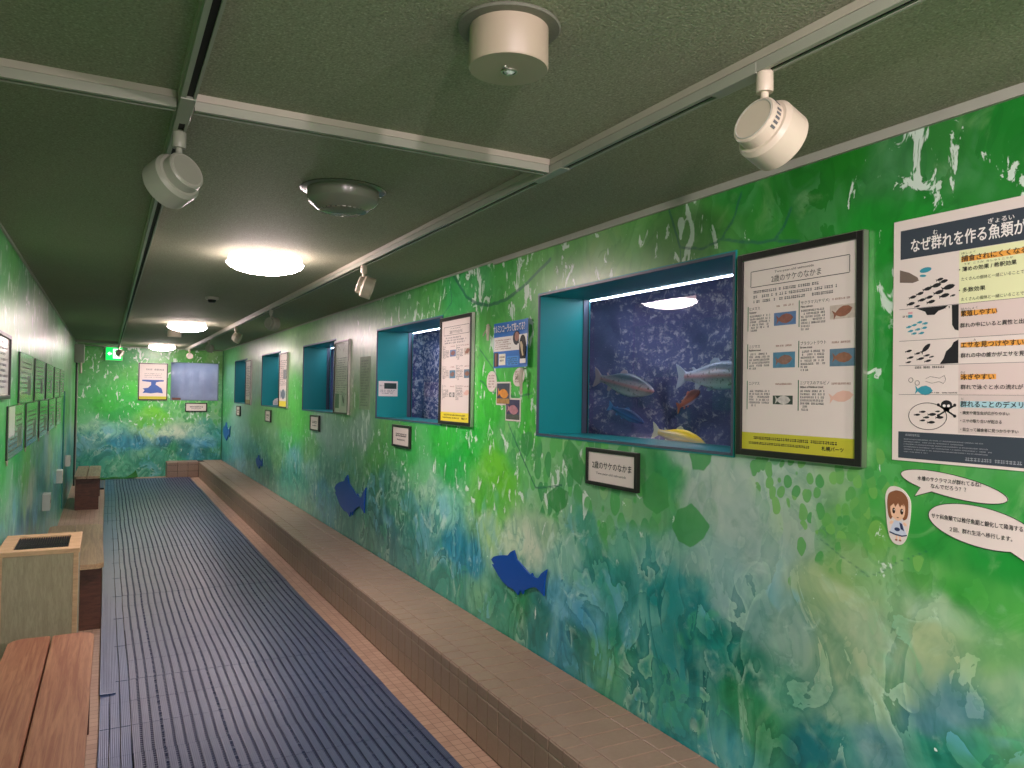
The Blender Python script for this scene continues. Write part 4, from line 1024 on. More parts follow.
mb = MB(); mb.tube([(.338, -.0195, -.115), (.350, -.0195, -.135), (.352, -.0195, -.16), (.362, -.0195, -.185)], [.005, .009, .006, .005], 8); mb.build('parasite_picture', mat('cream_photo', 'd8c4a0', .4), p)
p = MB().box((.008, yy - .0006, -.232), (.056, yy, -.158)).build('photograph', mat('brown_photo', '3a2f36', .35, var=.2, vscale=50), t)
MB().box((.02, yy - .0009, -.23), (.036, yy - .0006, -.162)).build('brown_strip', mat('rust_photo', '9a6450', .4, var=.2, vscale=60), p)
MB().box((.064, yy - .0005, -.226), (.140, yy, -.166), .0).build('caption_box', mat('cream_print', 'f4efdc', .5), t)
MB().box((.155, yy - .0005, -.230), (.285, yy, -.182)).build('text_box', M['bluel'], t)
MB().box((.272, yy - .0010, -.142), (.305, yy, -.120)).build('caption_box', M['chalk'], t)
MB().box((.330, -.0205, -.222), (.385, -.0165, -.200)).build('caption_box', M['chalk'], t)
mb = MB(); fine(mb, .072, .132, -.188, .010, yy - .0008, 1); fine(mb, .075, .12, -.206, .010, yy - .0008, 1)
for q in range(4): fine(mb, .165, .275, -.194 - q * .010, .005, yy - .0008)
mb.build('fine_print', M['ink'], t)
for (y, z, rx, rz, lb, tl) in ((3.731, 1.577, .060, .056, 'plain white oval caption card, lower left of the blue leaflet', 0), (3.422, 1.597, .062, .046, 'white oval caption card partly behind the hanging parasite model', .3)):
    t = thing('caption_card', lb, 'card', **on_right(y, z))
    MB().prism(oval(0, 0, rx, rz, 36, tl), -.003, -.0006).build('paper', M['paper'], t)
    mb = MB()
    for q in range(5): fine(mb, -rx * .6, rx * .6 * (1 - .2 * (q % 2)), rz * .5 - q * rz * .27, .008, -.0034)
    mb.build('fine_print', M['redink'], t)
def snapshot(y, z, w, h, label, bg, low, fc):
    t = thing('photo_print', label, 'photo', **on_right(y, z))
    MB().box((0, -.003, -h), (w, -.0005, 0)).build('paper', M['paper'], t)
    MB().box((.008, -.0036, -h + .008), (w - .008, -.0031, -.008)).build('picture', mat('tank_photo', bg, .3, var=.25, vscale=25), t)
    MB().box((.008, -.0038, -h + .008), (w - .008, -.0036, -h + .035)).build('gravel_picture', mat('gravel_photo', low, .4, var=.2, vscale=60), t)
    MB().prism(fish2d(w * .5, -h * .5, w * .76, -.10, .27), -.0044, -.0039).build('fish_picture', mat('snapshot_fish', fc, .4, var=.15, vscale=60), t)
snapshot(3.671, 1.574, .162, .123, 'small photo print of an orange fish, the upper of two', '4a5262', 'b08a50', 'e8963c')
o_ = thing; snapshot(3.560, 1.489, .162, .118, 'small photo print of a pinkish fish, the lower of two', '4c4a68', '5a6258', 'b8828c')
t = thing('parasite_model', 'small white hanging model of a forked parasite over the oval card', 'model', **on_right(3.345, 1.612))
mb = MB(); mb.tube([(0, -.03, .03), (.002, -.032, .01), (-.002, -.034, -.02), (0, -.03, -.06), (0, -.028, -.104)], [.006, .012, .012, .008, .007]); mb.build('body', M['white'], t, 60)
for s in (1,): 
    MB().tube([(.0, -.03, .004), (-.03, -.034, -.012), (-.058, -.03, -.026)], [.006, .005, .004]).build('arm', M['white'], t, 60)
MB().tube([(.002, -.03, .006), (.022, -.03, .018)], [.005, .004]).build('arm', M['white'], t, 60)
MB().cyl((0, -.001, .026), (0, -.032, .026), .003).build('hook', M['alu'], t)
t = thing('parasite_model', 'small whitish forked parasite model left of the blue leaflet', 'model', **on_right(3.752, 1.86))
mb = MB(); mb.tube([(-.008, -.014, .03), (-.004, -.018, .012), (0, -.02, -.02), (-.002, -.018, -.06)], [.005, .011, .009, .007]); mb.build('body', M['white'], t, 60)
MB().tube([(-.004, -.016, .006), (-.04, -.018, -.012), (-.07, -.015, -.03)], [.006, .004, .003]).build('arm', M['white'], t, 60)
MB().tube([(-.01, -.014, .024), (-.032, -.014, .026)], [.004, .003]).build('arm', M['white'], t, 60)
MB().cyl((-.004, -.001, .014), (-.004, -.018, .014), .003).build('hook', M['alu'], t)

# notice strip between second and third window, label on the second jamb, sticker on the fourth
t = thing('paper_notice', 'tall greyish laminated notice between the second and third windows', 'notice', **on_right(6.19, 1.800))
MB().box((0, -.003, -.43), (.285, -.0005, 0)).build('sheet', mat('grey_green_laminate', 'a4ae9c', .18, var=.12, vscale=10), t)
mb = MB()
for q in range(17): fine(mb, .03, .25 - (q % 3) * .03, -.04 - q * .0225, .011, -.0034)
mb.build('fine_print', M['inkgrey'], t)
t = thing('paper_label', 'white label with dark picture stuck on the teal jamb of the second window', 'label', (1.865, WINY[1][1], 1.60), 0.0)
MB().box((0, -.002, -.118), (.155, -.0004, 0)).build('paper', M['paper'], t)
MB().box((.045, -.0026, -.060), (.145, -.002, -.015)).build('photograph', mat('dark_photo', '2b3f3c', .4, var=.2, vscale=50), t)
mb = MB(); [fine(mb, .012, .135 - q * .01, -.075 - q * .012, .007, -.0026) for q in range(3)]; fine(mb, .008, .04, -.04, .01, -.0026); mb.build('fine_print', M['inkgrey'], t)
t = thing('paper_label', 'small arched white label low on the teal jamb of the fourth window', 'label', (2.0, WINY[3][1], 1.325), 0.0)
MB().prism([(0, 0), (.12, 0), (.12, .05), (.10, .08), (.06, .095), (.02, .08), (0, .05)], -.002, -.0004).build('paper', M['paper'], t)
mb = MB(); fine(mb, .015, .10, .035, .012, -.0026); fine(mb, .02, .09, .015, .009, -.0026); mb.build('fine_print', M['inkgrey'], t)

# ------------------------------------------------------------ blue fish silhouettes
FS = [(-.298, -.018), (-.27, .004), (-.21, .022), (-.156, .033), (-.11, .040), (-.085, .062), (-.046, .079), (-.030, .056), (-.018, .038), (.015, .030), (.06, .015), (.10, .000), (.131, -.008), (.142, .004), (.152, -.008), (.175, -.012), (.204, -.008), (.235, .022), (.283, .050), (.268, .005), (.262, -.03), (.259, -.078), (.225, -.066), (.190, -.056), (.169, -.058), (.12, -.074), (.062, -.100), (.055, -.118), (.030, -.104), (.022, -.110), (.006, -.134), (-.015, -.125), (-.05, -.116), (-.1, -.117), (-.16, -.105), (-.207, -.086), (-.25, -.062), (-.29, -.040), (-.262, -.036)]
def fish_sticker(y, z, s, label, rot=0.0):
    pts = [(x * cos(rot) * s - q * sin(rot) * s, x * sin(rot) * s + q * cos(rot) * s) for x, q in FS]
    mb = MB(); mb.prism(pts, -.012, -.004)
    o = mb.build('fish_silhouette', M['sticker']); o.location = (WR, y, z); o.rotation_euler = (0, 0, -pi / 2)
    for s_ in (-.1, .12):
        MB().box((s_ * s - .01, -.004, -.05 * s - .01), (s_ * s + .01, -.0004, -.05 * s + .01)).build('adhesive_pad', M['white'], o)
    tag(o, label, 'wall decoration')
fish_sticker(3.383, .640, 1.0, 'blue fish silhouette below the nearest window, the biggest in view')
fish_sticker(6.39, .672, 1.62, 'blue fish silhouette low on the wall between the second and third windows')
fish_sticker(10.76, .575, .85, 'dim blue fish silhouette low on the wall below the fourth window')
fish_sticker(13.98, .845, 1.5, 'blue fish silhouette in the far corner beside the end wall')

# ------------------------------------------------------------ ceiling fittings
ZT = 2.196
def track_run(parent, a, b, axis, c0, w=.034, slots=()):
    """a..b along the axis, c0 = smaller edge across"""
    def B(mb, u0, u1, v0, v1, z0, z1, bev=0):
        if axis == 'y': mb.box((v0, u0, z0), (v1, u1, z1), bev)
        else: mb.box((u0, v0, z0), (u1, v1, z1), bev)
    mb = MB(); B(mb, a, b, c0 - .003, c0 + w + .003, ZC - .018, ZC); mb.build('mounting_strip', M['trackbase'], parent)
    mb = MB(); B(mb, a, b, c0, c0 + w * .34, ZT, ZC - .018); B(mb, a, b, c0 + w * .80, c0 + w, ZT, ZC - .018); B(mb, a, b, c0 + w * .34, c0 + w * .80, ZC - .022, ZC - .018)
    mb.build('rail', M['track'], parent)
    for s0, s1 in slots:
        mb = MB(); B(mb, s0, s1, c0 + w * .34, c0 + w * .80, ZT + .006, ZC - .0221); mb.build('contact_slot', M['slot'], parent)
XR, XL, YC = 1.203, .140, 2.045
t = thing('lighting_track', 'long white lighting track nearer the window wall, with the white spotlights', 'lighting track')
segs = [(YF, 1.19), (1.335, 1.98), (2.16, 14.5)]
track_run(t, YF, 14.5, 'y', XR, slots=segs)
for a, b in ((1.19, 1.335), (1.98, 2.16)): MB().box((XR - .001, a, ZT - .002), (XR + .035, b, ZC - .018), .002).build('joint_cover', M['track'], t)
t = thing('lighting_track', 'long greenish lighting track on the left, ending over the exit sign', 'lighting track')
track_run(t, YF, 14.3, 'y', XL, slots=[(YF, 1.97), (2.16, 14.3)])
MB().box((XL - .001, 1.97, ZT - .002), (XL + .035, 2.16, ZC - .018), .002).build('joint_cover', M['track'], t)
t = thing('lighting_track', 'short cross track from the left wall to the left long track', 'lighting track')
track_run(t, WL + .012, XL - .004, 'x', YC, slots=[(WL + .02, -.02)])
t = thing('lighting_track', 'cross track between the two long tracks', 'lighting track')
track_run(t, XL + .038, XR - .004, 'x', YC, slots=[(.34, 1.10)])
t = thing('lighting_track', 'distant cross track by the end wall, above the exit sign', 'lighting track')
track_run(t, WL + .012, XL - .004, 'x', 13.2, slots=[(WL + .03, XL - .03)])

def spotlight(x, y, aim, label, s=1.0, m='white', power=0.0):
    t = thing('spotlight', label, 'spotlight', (x, y, ZT), 0, 'spotlights on the ceiling tracks')
    W_ = M[m]
    MB().lathe([(0, .012), (.011, .012), (.013, .006), (.0175, 0), (.018, -.038), (.017, -.042), (0, -.042)]).build('adaptor', W_, t, 40)
    MB().cyl((0, 0, -.042), (0, 0, -.066), .0085).build('stem', W_, t, 40)
    a = Vector(aim).normalized()
    MB().obox((0, 0, -.068), (.012, .018, .022), Matrix.Identity(3), .003).build('knuckle', W_, t)
    R = .063 * s; c = Vector((0, 0, -.062 - R * .83)) + a * (.012 * s)
    MB().lathe([(0, -.046 * s), (.046 * s, -.046 * s), (.049 * s, -.043 * s), (.050 * s, -.020 * s), (.056 * s, -.019 * s), (R, -.010 * s), (R, .040 * s), (R - .003, .043 * s), (R - .005, .043 * s), (R - .007, .032 * s)], c, a, 48).build('head', W_, t, 35)
    MB().lathe([(0, .030 * s), (R - .007, .030 * s), (R - .008, .033 * s), (0, .034 * s)], c, a, 40).build('lens', M['lenslit'] if power else mat('frosted_lens', 'c8c4ba', .3), t, 35)
    MB().lathe([(.040 * s, -.0465 * s), (.042 * s, -.0475 * s), (.044 * s, -.0465 * s), (.044 * s, -.045 * s), (.040 * s, -.045 * s)], c, a, 40).build('back_ring', M['grey'], t, 35)
    if power:  # only the added fill spotlights carry a light
        l = bpy.data.lights.new('fill_spot', 'SPOT'); l.energy = power; l.spot_size = radians(140); l.spot_blend = 1.0; l.shadow_soft_size = .05; l.color = (1, .82, .85)
        lo = bpy.data.objects.new('fill_spot', l); COL.objects.link(lo); lo.parent = t
        lo.location = c + a * (.046 * s); lo.rotation_euler = a.to_track_quat('-Z', 'Y').to_euler()
    return t
M['lenslit'] = emission('fill_spot_lens', (1, .80, .90, 1), 6)  # glow for the lenses of the added fill spotlights
SX = XR + .020
n1_ = spotlight(SX, 1.185, (.932, .05, -.36), 'nearest white spotlight, on the right-hand track, aimed at the wall posters', 1.08)
mb = MB(); a_ = Vector((.932, .05, -.36)).normalized(); c_ = Vector((0, 0, -.062 - .063 * 1.08 * .83)); sd_ = a_.cross(Vector((0, 0, 1))).normalized()
for k_ in range(9):
    d_ = (Vector((0, 0, 1)) - a_ * a_.z).normalized(); q_ = Matrix.Rotation(radians(30 + k_ * 11), 3, a_)
    p_ = c_ - a_ * (.020 * 1.08) + (q_ @ d_) * (.0502 * 1.08)
    if k_ in (3,): continue
    R_ = Matrix((a_, (q_ @ d_).cross(a_), q_ @ d_)).transposed()
    mb.obox(p_, (.012, .0055, .0006), R_)
mb.build('rating_print', M['inkgrey'], n1_)
spotlight(SX, 4.06, (.892, -.303, -.32), 'second white spotlight on the right-hand track, beyond the cross track', .95)
spotlight(SX, 6.72, (.80, .50, -.10), 'third spotlight on the right-hand track, greyish, at the level of the third window', .95, 'track')
spotlight(SX, 8.72, (.86, -.30, -.42), 'fourth white spotlight on the right-hand track, tilted sharply down', .9)
spotlight(SX, 11.2, (.80, .45, -.2), 'fifth spotlight on the right-hand track, small and greyish', .9, 'track')
spotlight(SX, 14.0, (.1, -.95, -.25), 'farthest spotlight on the right-hand track, before the end-wall window', .8)
spotlight(XL + .018, 2.245, (-.547, .742, -.38), 'near spotlight on the left-hand track, seen from behind', 1.08, 'track')
spotlight(XL + .018, 13.6, (.75, -.3, -.5), 'far spotlight on the left-hand track in front of the exit sign', .95)
spotlight(XL + .018, -.55, (1.7, 2.1, -.9), 'added unseen fill spotlight on the left-hand track behind the camera', 1.0, 'white', FILLW)  # out of view, added to brighten the near window wall
spotlight(SX, -1.3, (-.7, 3.4, -1.9), 'added unseen fill spotlight on the right-hand track behind the camera', 1.0, 'white', FILLW)  # also added out of view, for more light at the near end

def ceiling_lamp(x, y, label):
    t = thing('ceiling_lamp', label, 'ceiling lamp', (x, y, ZC), 0, 'lit round ceiling lamps')
    MB().lathe([(0, 0), (.165, 0), (.178, -.006), (.182, -.022), (.182, -.03), (.0, -.03)], n=56).build('base', M['whitelamp'], t, 40)
    MB().lathe([(.183, -.006), (.189, -.010), (.193, -.036), (.199, -.040), (.199, -.042), (.186, -.042)], n=56).build('rim', M['lamprim'], t, 40)
    MB().lathe([(.1985, -.0421), (.200, -.047), (.192, -.058), (.16, -.076), (.11, -.090), (.055, -.097), (0, -.099)], n=56).build('glowing_cover', M['lamp'], t, 60)
    return t
ceiling_lamp(.745, 4.29, 'nearest lit round ceiling lamp, the largest of the three in view')
ceiling_lamp(.760, 9.02, 'middle one of the three lit round ceiling lamps')
ceiling_lamp(.775, 13.6, 'farthest lit round ceiling lamp, right before the end wall')
ceiling_lamp(.745, -.44, 'lit round ceiling lamp just behind the camera, outside the picture')
ceiling_lamp(.745, -2.6, 'added unseen round ceiling lamp farther behind the camera, near the rear wall')  # outside the regular lamp spacing, added for brightness

t = thing('emergency_light', 'large beige cylinder light on the ceiling, closest to the camera', 'emergency light', (.695, 1.352, ZC))
MB().lathe([(0, 0), (.102, 0), (.104, -.003), (.101, -.006), (0, -.006)], n=64).build('flange', mat('flange_textured', '75756a', .6, var=.1, vscale=150), t, 40)
MB().lathe([(.079, -.006), (.080, -.082), (.078, -.0855), (0, -.0865)], n=64).build('body', mat('warm_beige_enamel', 'a89b88', .45, var=.04), t, 40)
MB().lathe([(.013, -.086), (.013, -.089), (.0165, -.089), (.0165, -.086)], (.004, .004, 0), n=28).build('lens_ring', M['alu'], t, 40)
MB().lathe([(0, -.0935), (.006, -.092), (.0125, -.087), (0, -.086)], (.004, .004, 0), n=24).build('bulb_lens', mat('clear_lens', 'b8c8c0', .05, coat=1), t, 60)
MB().lathe([(0, -.0905), (.004, -.089), (.0045, -.086), (0, -.086)], (-.014, -.012, 0), n=16).build('test_button', M['alu'], t, 60)
t = thing('emergency_light', 'small distant beige cylinder on the ceiling just behind the middle lit lamp', 'emergency light', (.715, 10.2, ZC))
MB().lathe([(0, 0), (.102, 0), (.104, -.003), (.101, -.006), (0, -.006)], n=40).build('flange', M['grey'], t, 40)
MB().lathe([(.079, -.006), (.080, -.082), (.078, -.0855), (0, -.0865)], n=40).build('body', M['white'], t, 40)

t = thing('ceiling_speaker', 'unlit grey-green shallow ceiling dome between beige cylinder and nearest lit lamp', 'ceiling fitting', (.742, 2.735, ZC))
gg = mat('grey_green_enamel', '6e7364', .25, var=.04)
MB().lathe([(0, 0), (.150, 0), (.152, -.003), (.146, -.006), (0, -.006)], n=64).build('rim', gg, t, 40)
MB().lathe([(.128, -.006), (.127, -.040), (.123, -.047), (.088, -.076), (.080, -.079), (0, -.081)], n=64).build('dome', gg, t, 32)
mb = MB()
for k_ in range(28):
    a = 2 * pi * k_ / 28
    mb.obox((.084 * cos(a), .084 * sin(a), -.0782), (.003, .011, .003), Matrix.Rotation(a, 3, 'Z'))
mb.build('louvre_ring', M['alu'], t)
t = thing('smoke_detector', 'tiny dark smoke detector on the ceiling between the two nearer lit lamps', 'smoke detector', (.715, 6.42, ZC))
MB().lathe([(0, 0), (.050, 0), (.050, -.012), (.042, -.02), (0, -.02)], n=32).build('base', M['grey'], t, 40)
MB().lathe([(.030, -.018), (.032, -.03), (.022, -.042), (0, -.044)], n=32).build('sensor', M['black'], t, 40)

# exit sign
t = thing('exit_sign', 'green glowing exit sign with running figure and left arrow, high on the end wall', 'exit sign', (-.035, YB - .03, 1.985))
MB().box((-.0, -.035, 0), (.262, .028, .232), .004).build('housing', M['white'], t)
MB().box((.006, -.0375, .006), (.256, -.035, .226)).build('green_panel', M['exit'], t)
mb = MB()
mb.prism([(.030, .118), (.068, .152), (.068, .130), (.098, .130), (.098, .106), (.068, .106), (.068, .084)], -.0390, -.0376)
mb.prism([(.115, .040), (.235, .040), (.235, .20), (.115, .20)], -.0390, -.0376)
mb.build('arrow_and_doorway', M['exitw'], t)
mb = MB(); mb.prism(oval(.160, .178, .012, .012, 16), -.0405, -.0391)
mb.prism([(.150, .165), (.178, .160), (.190, .145), (.205, .150), (.202, .158), (.186, .158), (.182, .130), (.200, .105), (.205, .078), (.192, .075), (.186, .100), (.168, .112), (.160, .085), (.135, .075), (.130, .085), (.150, .095), (.160, .130), (.158, .148), (.138, .146), (.134, .156)], -.0405, -.0391)
mb.build('running_figure', M['exit'], t)

# ------------------------------------------------------------ tiled ledge
def tiles(name, place, us, vs, parent, m, thick, gap=.0044, jit=0.0, clip=None):
    """place(u, v, h) -> xyz ; chamfered tiles"""
    V = []; F = []; rr = random.Random(5); c = .0022
    for u0, u1 in zip(us[:-1], us[1:]):
        for v0, v1 in zip(vs[:-1], vs[1:]):
            if clip and not clip((u0 + u1) / 2, (v0 + v1) / 2): continue
            a0, a1, b0, b1 = u0 + gap / 2, u1 - gap / 2, v0 + gap / 2, v1 - gap / 2
            h = thick + rr.uniform(-.0006, .0006); b = len(V)
            for (p, q, hh) in ((a0, b0, -.001), (a1, b0, -.001), (a1, b1, -.001), (a0, b1, -.001), (a0, b0, h - c), (a1, b0, h - c), (a1, b1, h - c), (a0, b1, h - c), (a0 + c, b0 + c, h), (a1 - c, b0 + c, h), (a1 - c, b1 - c, h), (a0 + c, b1 - c, h)):
                V.append(place(p, q, hh))
            for i in range(4):
                j = (i + 1) % 4; F.append((b + i, b + j, b + 4 + j, b + 4 + i)); F.append((b + 4 + i, b + 4 + j, b + 8 + j, b + 8 + i))
            F.append((b + 8, b + 9, b + 10, b + 11))
    me = bpy.data.meshes.new(name); me.from_pydata(V, [], F); me.update()
    bm = bmesh.new(); bm.from_mesh(me); bmesh.ops.recalc_face_normals(bm, faces=bm.faces); bm.to_mesh(me); bm.free()
    return link(name, me, m, parent)
ZLG, XF, YBF, XBL = .268, 1.437, 14.33, .935
t = thing('tiled_ledge', 'long brown tiled step along the foot of the window wall, turning at the end', 'ledge', (0, 0, 0))
T_ = .006
mb = MB(); mb.box((XF + T_, YF + .005, 0), (WR - .002, YB - .002, ZLG - T_)); mb.box((XBL + T_, YBF + T_, 0), (XF + T_, YB - .002, ZLG - T_)); mb.build('grout', M['grout'], t)
yj = [round(YF + .04 + .1 * i, 4) for i in range(190)]; yj = [y for y in yj if y < YB - .02] + [YB - .004]
tiles('top_tiles', lambda u, v, h: (u, v, ZLG - T_ + h), [1.537, 1.737, WR - .004], yj, t, M['tile'], T_)
tiles('nosing_tiles', lambda u, v, h: (u, v, ZLG - T_ + h), [XF + .001, 1.537], [y + .05 for y in yj if y < YBF - .05], t, M['tile'], T_ + .0008)
tiles('top_tiles', lambda u, v, h: (u, v, ZLG - T_ + h), [XBL + .003 + .1004 * i for i in range(6)], [YBF + .003, YBF + .1, YBF + .2, YB - .004], t, M['tile'], T_)
tiles('nosing_face_tiles', lambda u, v, h: (XF + T_ - h, u, v), [y + .05 for y in yj if y < YBF - .05], [ZLG - .052, ZLG - .003], t, M['tile'], T_ + .001)
tiles('riser_tiles', lambda u, v, h: (XF + T_ - h, u, v), [y + .05 for y in yj if y < YBF - .05], [.003, .109, .2155], t, M['tile'], T_)
tiles('riser_tiles', lambda u, v, h: (u, YBF + T_ - h, v), [XBL + .003 + .1667 * i for i in range(4)], [.003, .109, .2155, ZLG - .003], t, M['tile'], T_)
tiles('riser_tiles', lambda u, v, h: (XBL + T_ - h, u, v), [YBF + .004, YBF + .11, YBF + .21, YB - .003], [.003, .109, .2155, ZLG - .003], t, M['tile'], T_)
MB().box((XF + .001, YF + .01, ZLG - .0555), (XF + .004, YBF, ZLG - .0515)).build('pale_grout_line', M['groutl'], t)

# ------------------------------------------------------------ blue slatted drain mat
def boxes_mesh(name, bl, m, parent):
    V = []; F = []
    for (x0, x1, xa, xb, y0, y1, z0, z1) in bl:      # x-range at y0, x-range at y1
        b = len(V)
        V += [(x0, y0, z0), (x1, y0, z0), (xb, y1, z0), (xa, y1, z0), (x0, y0, z1), (x1, y0, z1), (xb, y1, z1), (xa, y1, z1)]
        F += [(b, b + 3, b + 2, b + 1), (b + 4, b + 5, b + 6, b + 7), (b, b + 1, b + 5, b + 4), (b + 1, b + 2, b + 6, b + 5), (b + 2, b + 3, b + 7, b + 6), (b + 3, b, b + 4, b + 7)]
    me = bpy.data.meshes.new(name); me.from_pydata(V, [], F); me.update()
    return link(name, me, m, parent)
rm = random.Random(21)
t = thing('floor_mat', 'blue-grey slatted plastic drain mat covering the corridor floor', 'floor mat', (0, 0, 0))
Y0M, Y1M = -1.9, 14.30
cut = [Y0M]
while cut[-1] < Y1M - .3: cut.append(cut[-1] + .30)
cut.append(Y1M)
drift = [0.0]
for i in range(len(cut)): drift.append(drift[-1] * .75 + rm.uniform(-.003, .003))
PIT = .0418; X0S = .132; NS = 28
slats = []; seams = []
for k_ in range(NS):
    x = X0S + k_ * PIT
    for i in range(len(cut) - 1):
        y0, y1 = cut[i], cut[i + 1]
        if i % 3 == 0 and i > 0: jog = rm.uniform(-.0015, .0015)
        lift = .0006 * ((i // 3) % 2)
        a = drift[i] + (.0022 if (i // 3) % 2 else 0); b = drift[i + 1] + (.0022 if (i // 3) % 2 else 0)
        yy1 = min(y1, YBF - .01) if x + PIT > XBL else y1
        slats.append((x + a, x + a + .0292, x + b, x + b + .0292, y0 + .0012, y1 - .0012, .004, .0135 + lift))
boxes_mesh('slats', slats, M['mat'], t)
bars = []
y = Y0M + .01
while y < Y1M - .01:
    bars.append((.131, X0S + NS * PIT - .010, .131, X0S + NS * PIT - .010, y, y + .0085, .0026, .0075)); y += .0215
boxes_mesh('cross_ribs', bars, M['mat'], t)
con = []
for k_ in (3, 9, 15, 21, 26):
    x = X0S + k_ * PIT - .0126
    y = Y0M + .02
    while y < Y1M - .05: con.append((x, x + .0126, x, x + .0126, y, y + .012, .004, .0132)); y += .075
boxes_mesh('connectors', con, M['mat'], t)
edge = []
for k_ in range(3):
    x = .004 + k_ * .0425
    for i in range(len(cut) - 1):
        a, b = drift[i], drift[i + 1]; y1 = cut[i + 1]
        edge.append((x + a, x + a + .0385, x + b, x + b + .0385, cut[i] + .001, y1 - .001, .002, .0115 + .0006 * (i % 2)))
boxes_mesh('edge_strips', edge, M['matedge'], t)
boxes_mesh('gap_shade_sheet', [(.006, X0S + NS * PIT - .010, .006, X0S + NS * PIT - .010, Y0M + .01, Y1M - .01, .0006, .0016)], M['gap_shade'], t)  # thin dark sheet standing in for shade and grime under the slats
t = thing('mat_edge_strip', 'loose darker blue edging strip lying over the left side of the mat', 'floor mat', (0, 0, 0))
boxes_mesh('strip', [(x, x + .0165, x, x + .0165, 4.22, 9.5, .0142, .0185) for x in (.002, .0195, .037, .0545)] + [(.002, .071, .002, .071, 4.22 + q * .6, 4.26 + q * .6, .0130, .0142) for q in range(9)], M['matedge'], t)
t = thing('floor_mat', 'short piece of blue mat with a curled dark edge beyond the far bench', 'floor mat', (0, 0, 0))
sl = []
for k_ in range(5):
    x = -.21 + k_ * .0425
    for i in range(4): sl.append((x, x + .033, x, x + .033, 13.0 + i * .3, 13.298 + i * .3, .003, .0125))
boxes_mesh('slats', sl, M['mat'], t)
MB().box((-.21, 12.965, .002), (-.005, 13.0, .028), .006).build('curled_edge', M['sealant'], t)
# green turf mat with a lifted corner
t = thing('turf_mat', 'green turf mat with one curled-up corner at the foot of the end wall', 'mat', (0, 0, 0))
V = []; F = []; nx, ny = 24, 10
for i in range(nx + 1):
    for j in range(ny + 1):
        x = -.16 + .66 * i / nx; y = 14.33 + .27 * j / ny
        lift = max(0, (i / nx - .70) / .30) ** 2 * (.25 + .75 * j / ny)
        V.append((x - .03 * lift, y, .018 + .12 * lift + .008 * sin(i * .7)))
W_ = ny + 1; n = len(V); V += [(a, b, c - .008) for a, b, c in V]
for i in range(nx):
    for j in range(ny):
        a = i * W_ + j; F.append((a, a + W_, a + W_ + 1, a + 1)); F.append((n + a, n + a + 1, n + a + W_ + 1, n + a + W_))
for i in range(nx):
    a = i * W_; F.append((a, n + a, n + a + W_, a + W_)); a = i * W_ + ny; F.append((a, a + W_, n + a + W_, n + a))
for j in range(ny):
    a = j; F.append((a, a + 1, n + a + 1, n + a)); a = nx * W_ + j; F.append((a, n + a, n + a + 1, a + 1))
me = bpy.data.meshes.new('turf'); me.from_pydata(V, [], F); me.update(); link('turf', me, M['turf'], t, 60)

# ------------------------------------------------------------ benches
def bench(x0, x1, y0, y1, label, m, rz=0.0, ztop=.42):
    t = thing('wooden_bench', label, 'bench', ((x0 + x1) / 2, (y0 + y1) / 2, 0), rz, 'wooden benches along the left wall')
    W_ = x1 - x0; L = y1 - y0; hw, hl = W_ / 2, L / 2; th = .030; g = .007; r = .05
    def plank(xa, xb, lr, rr_):
        pts = []
        for (cx, cy, s0, rad) in ((xb, hl, 0, rr_), (xa, hl, 90, lr), (xa, -hl, 180, lr), (xb, -hl, 270, rr_)):
            sx = -1 if s0 in (0, 270) else 1; sy = -1 if s0 in (0, 90) else 1
            if rad <= .004: pts.append((cx, cy)); continue
            for k_ in range(7):
                a = radians(s0 + k_ * 15); pts.append((cx + sx * rad + rad * cos(a), cy + sy * rad * 1.2 + rad * 1.2 * sin(a)))
        mb = MB(); mb.hprism(pts, ztop - th, ztop)
        es = [e for e in mb.bm.edges if abs(e.verts[0].co.z - ztop) < 1e-5 and abs(e.verts[1].co.z - ztop) < 1e-5]
        bmesh.ops.bevel(mb.bm, geom=es, offset=.004, segments=2, affect='EDGES')
        mb.build('seat_plank', m, t, 50)
    plank(-hw, -g / 2 - .004, r, .002); plank(g / 2 - .004, hw, .002, r)
    for s in (-1, 1):
        y = s * (hl - .085)
        MB().box((-hw + .012, y - .016, .0), (hw - .010, y + .016, ztop - th), .003).build('leg', M['legs'], t)
    MB().box((-.014, -hl + .10, ztop - th - .10), (.014, hl - .10, ztop - th), .002).build('stretcher', M['legs'], t)
    return t
bench(-.350, -.030, 2.34, 3.905, 'nearest bench, reddish two-plank seat cut by the bottom of the picture', M['bench1'], -.006)
bench(-.360, -.001, 5.385, 7.0, 'middle bench, pale weathered planks, behind the plywood box', M['bench2'], .012)
bench(-.330, -.048, 10.82, 12.3, 'farthest bench, small grey-brown one near the end wall', M['bench3'], -.004)

# ------------------------------------------------------------ plywood box with grille
t = thing('vented_box', 'tall plywood box with a dark slatted grille set in its pale wooden lid', 'box', (-.265, 4.435, 0))
hx, hy, H_ = .160, .232, .742
mb = MB(); mb.box((-hx, -hy, .01), (hx, -hy + .012, H_ - .02)); mb.box((-hx, hy - .012, .01), (hx, hy, H_ - .02)); mb.box((-hx, -hy, .01), (-hx + .012, hy, H_ - .02)); mb.box((hx - .012, -hy, .01), (hx, hy, H_ - .02)); mb.box((-hx, -hy, 0), (hx, hy, .01))
mb.build('panel', M['ply'], t)
mb = MB()
for sx in (-1, 1): mb.box((sx * hx - sx * .018, -hy - .004, .0), (sx * (hx + .003), -hy + .012, H_ - .02), .002)
mb.build('corner_batten', M['pine'], t)
mb = MB(); o_ = .008; w_ = .052
mb.box((-hx - o_, -hy - o_, H_ - .022), (hx + o_, -hy + w_, H_), .002); mb.box((-hx - o_, hy - w_ - .01, H_ - .022), (hx + o_, hy + o_, H_), .002)
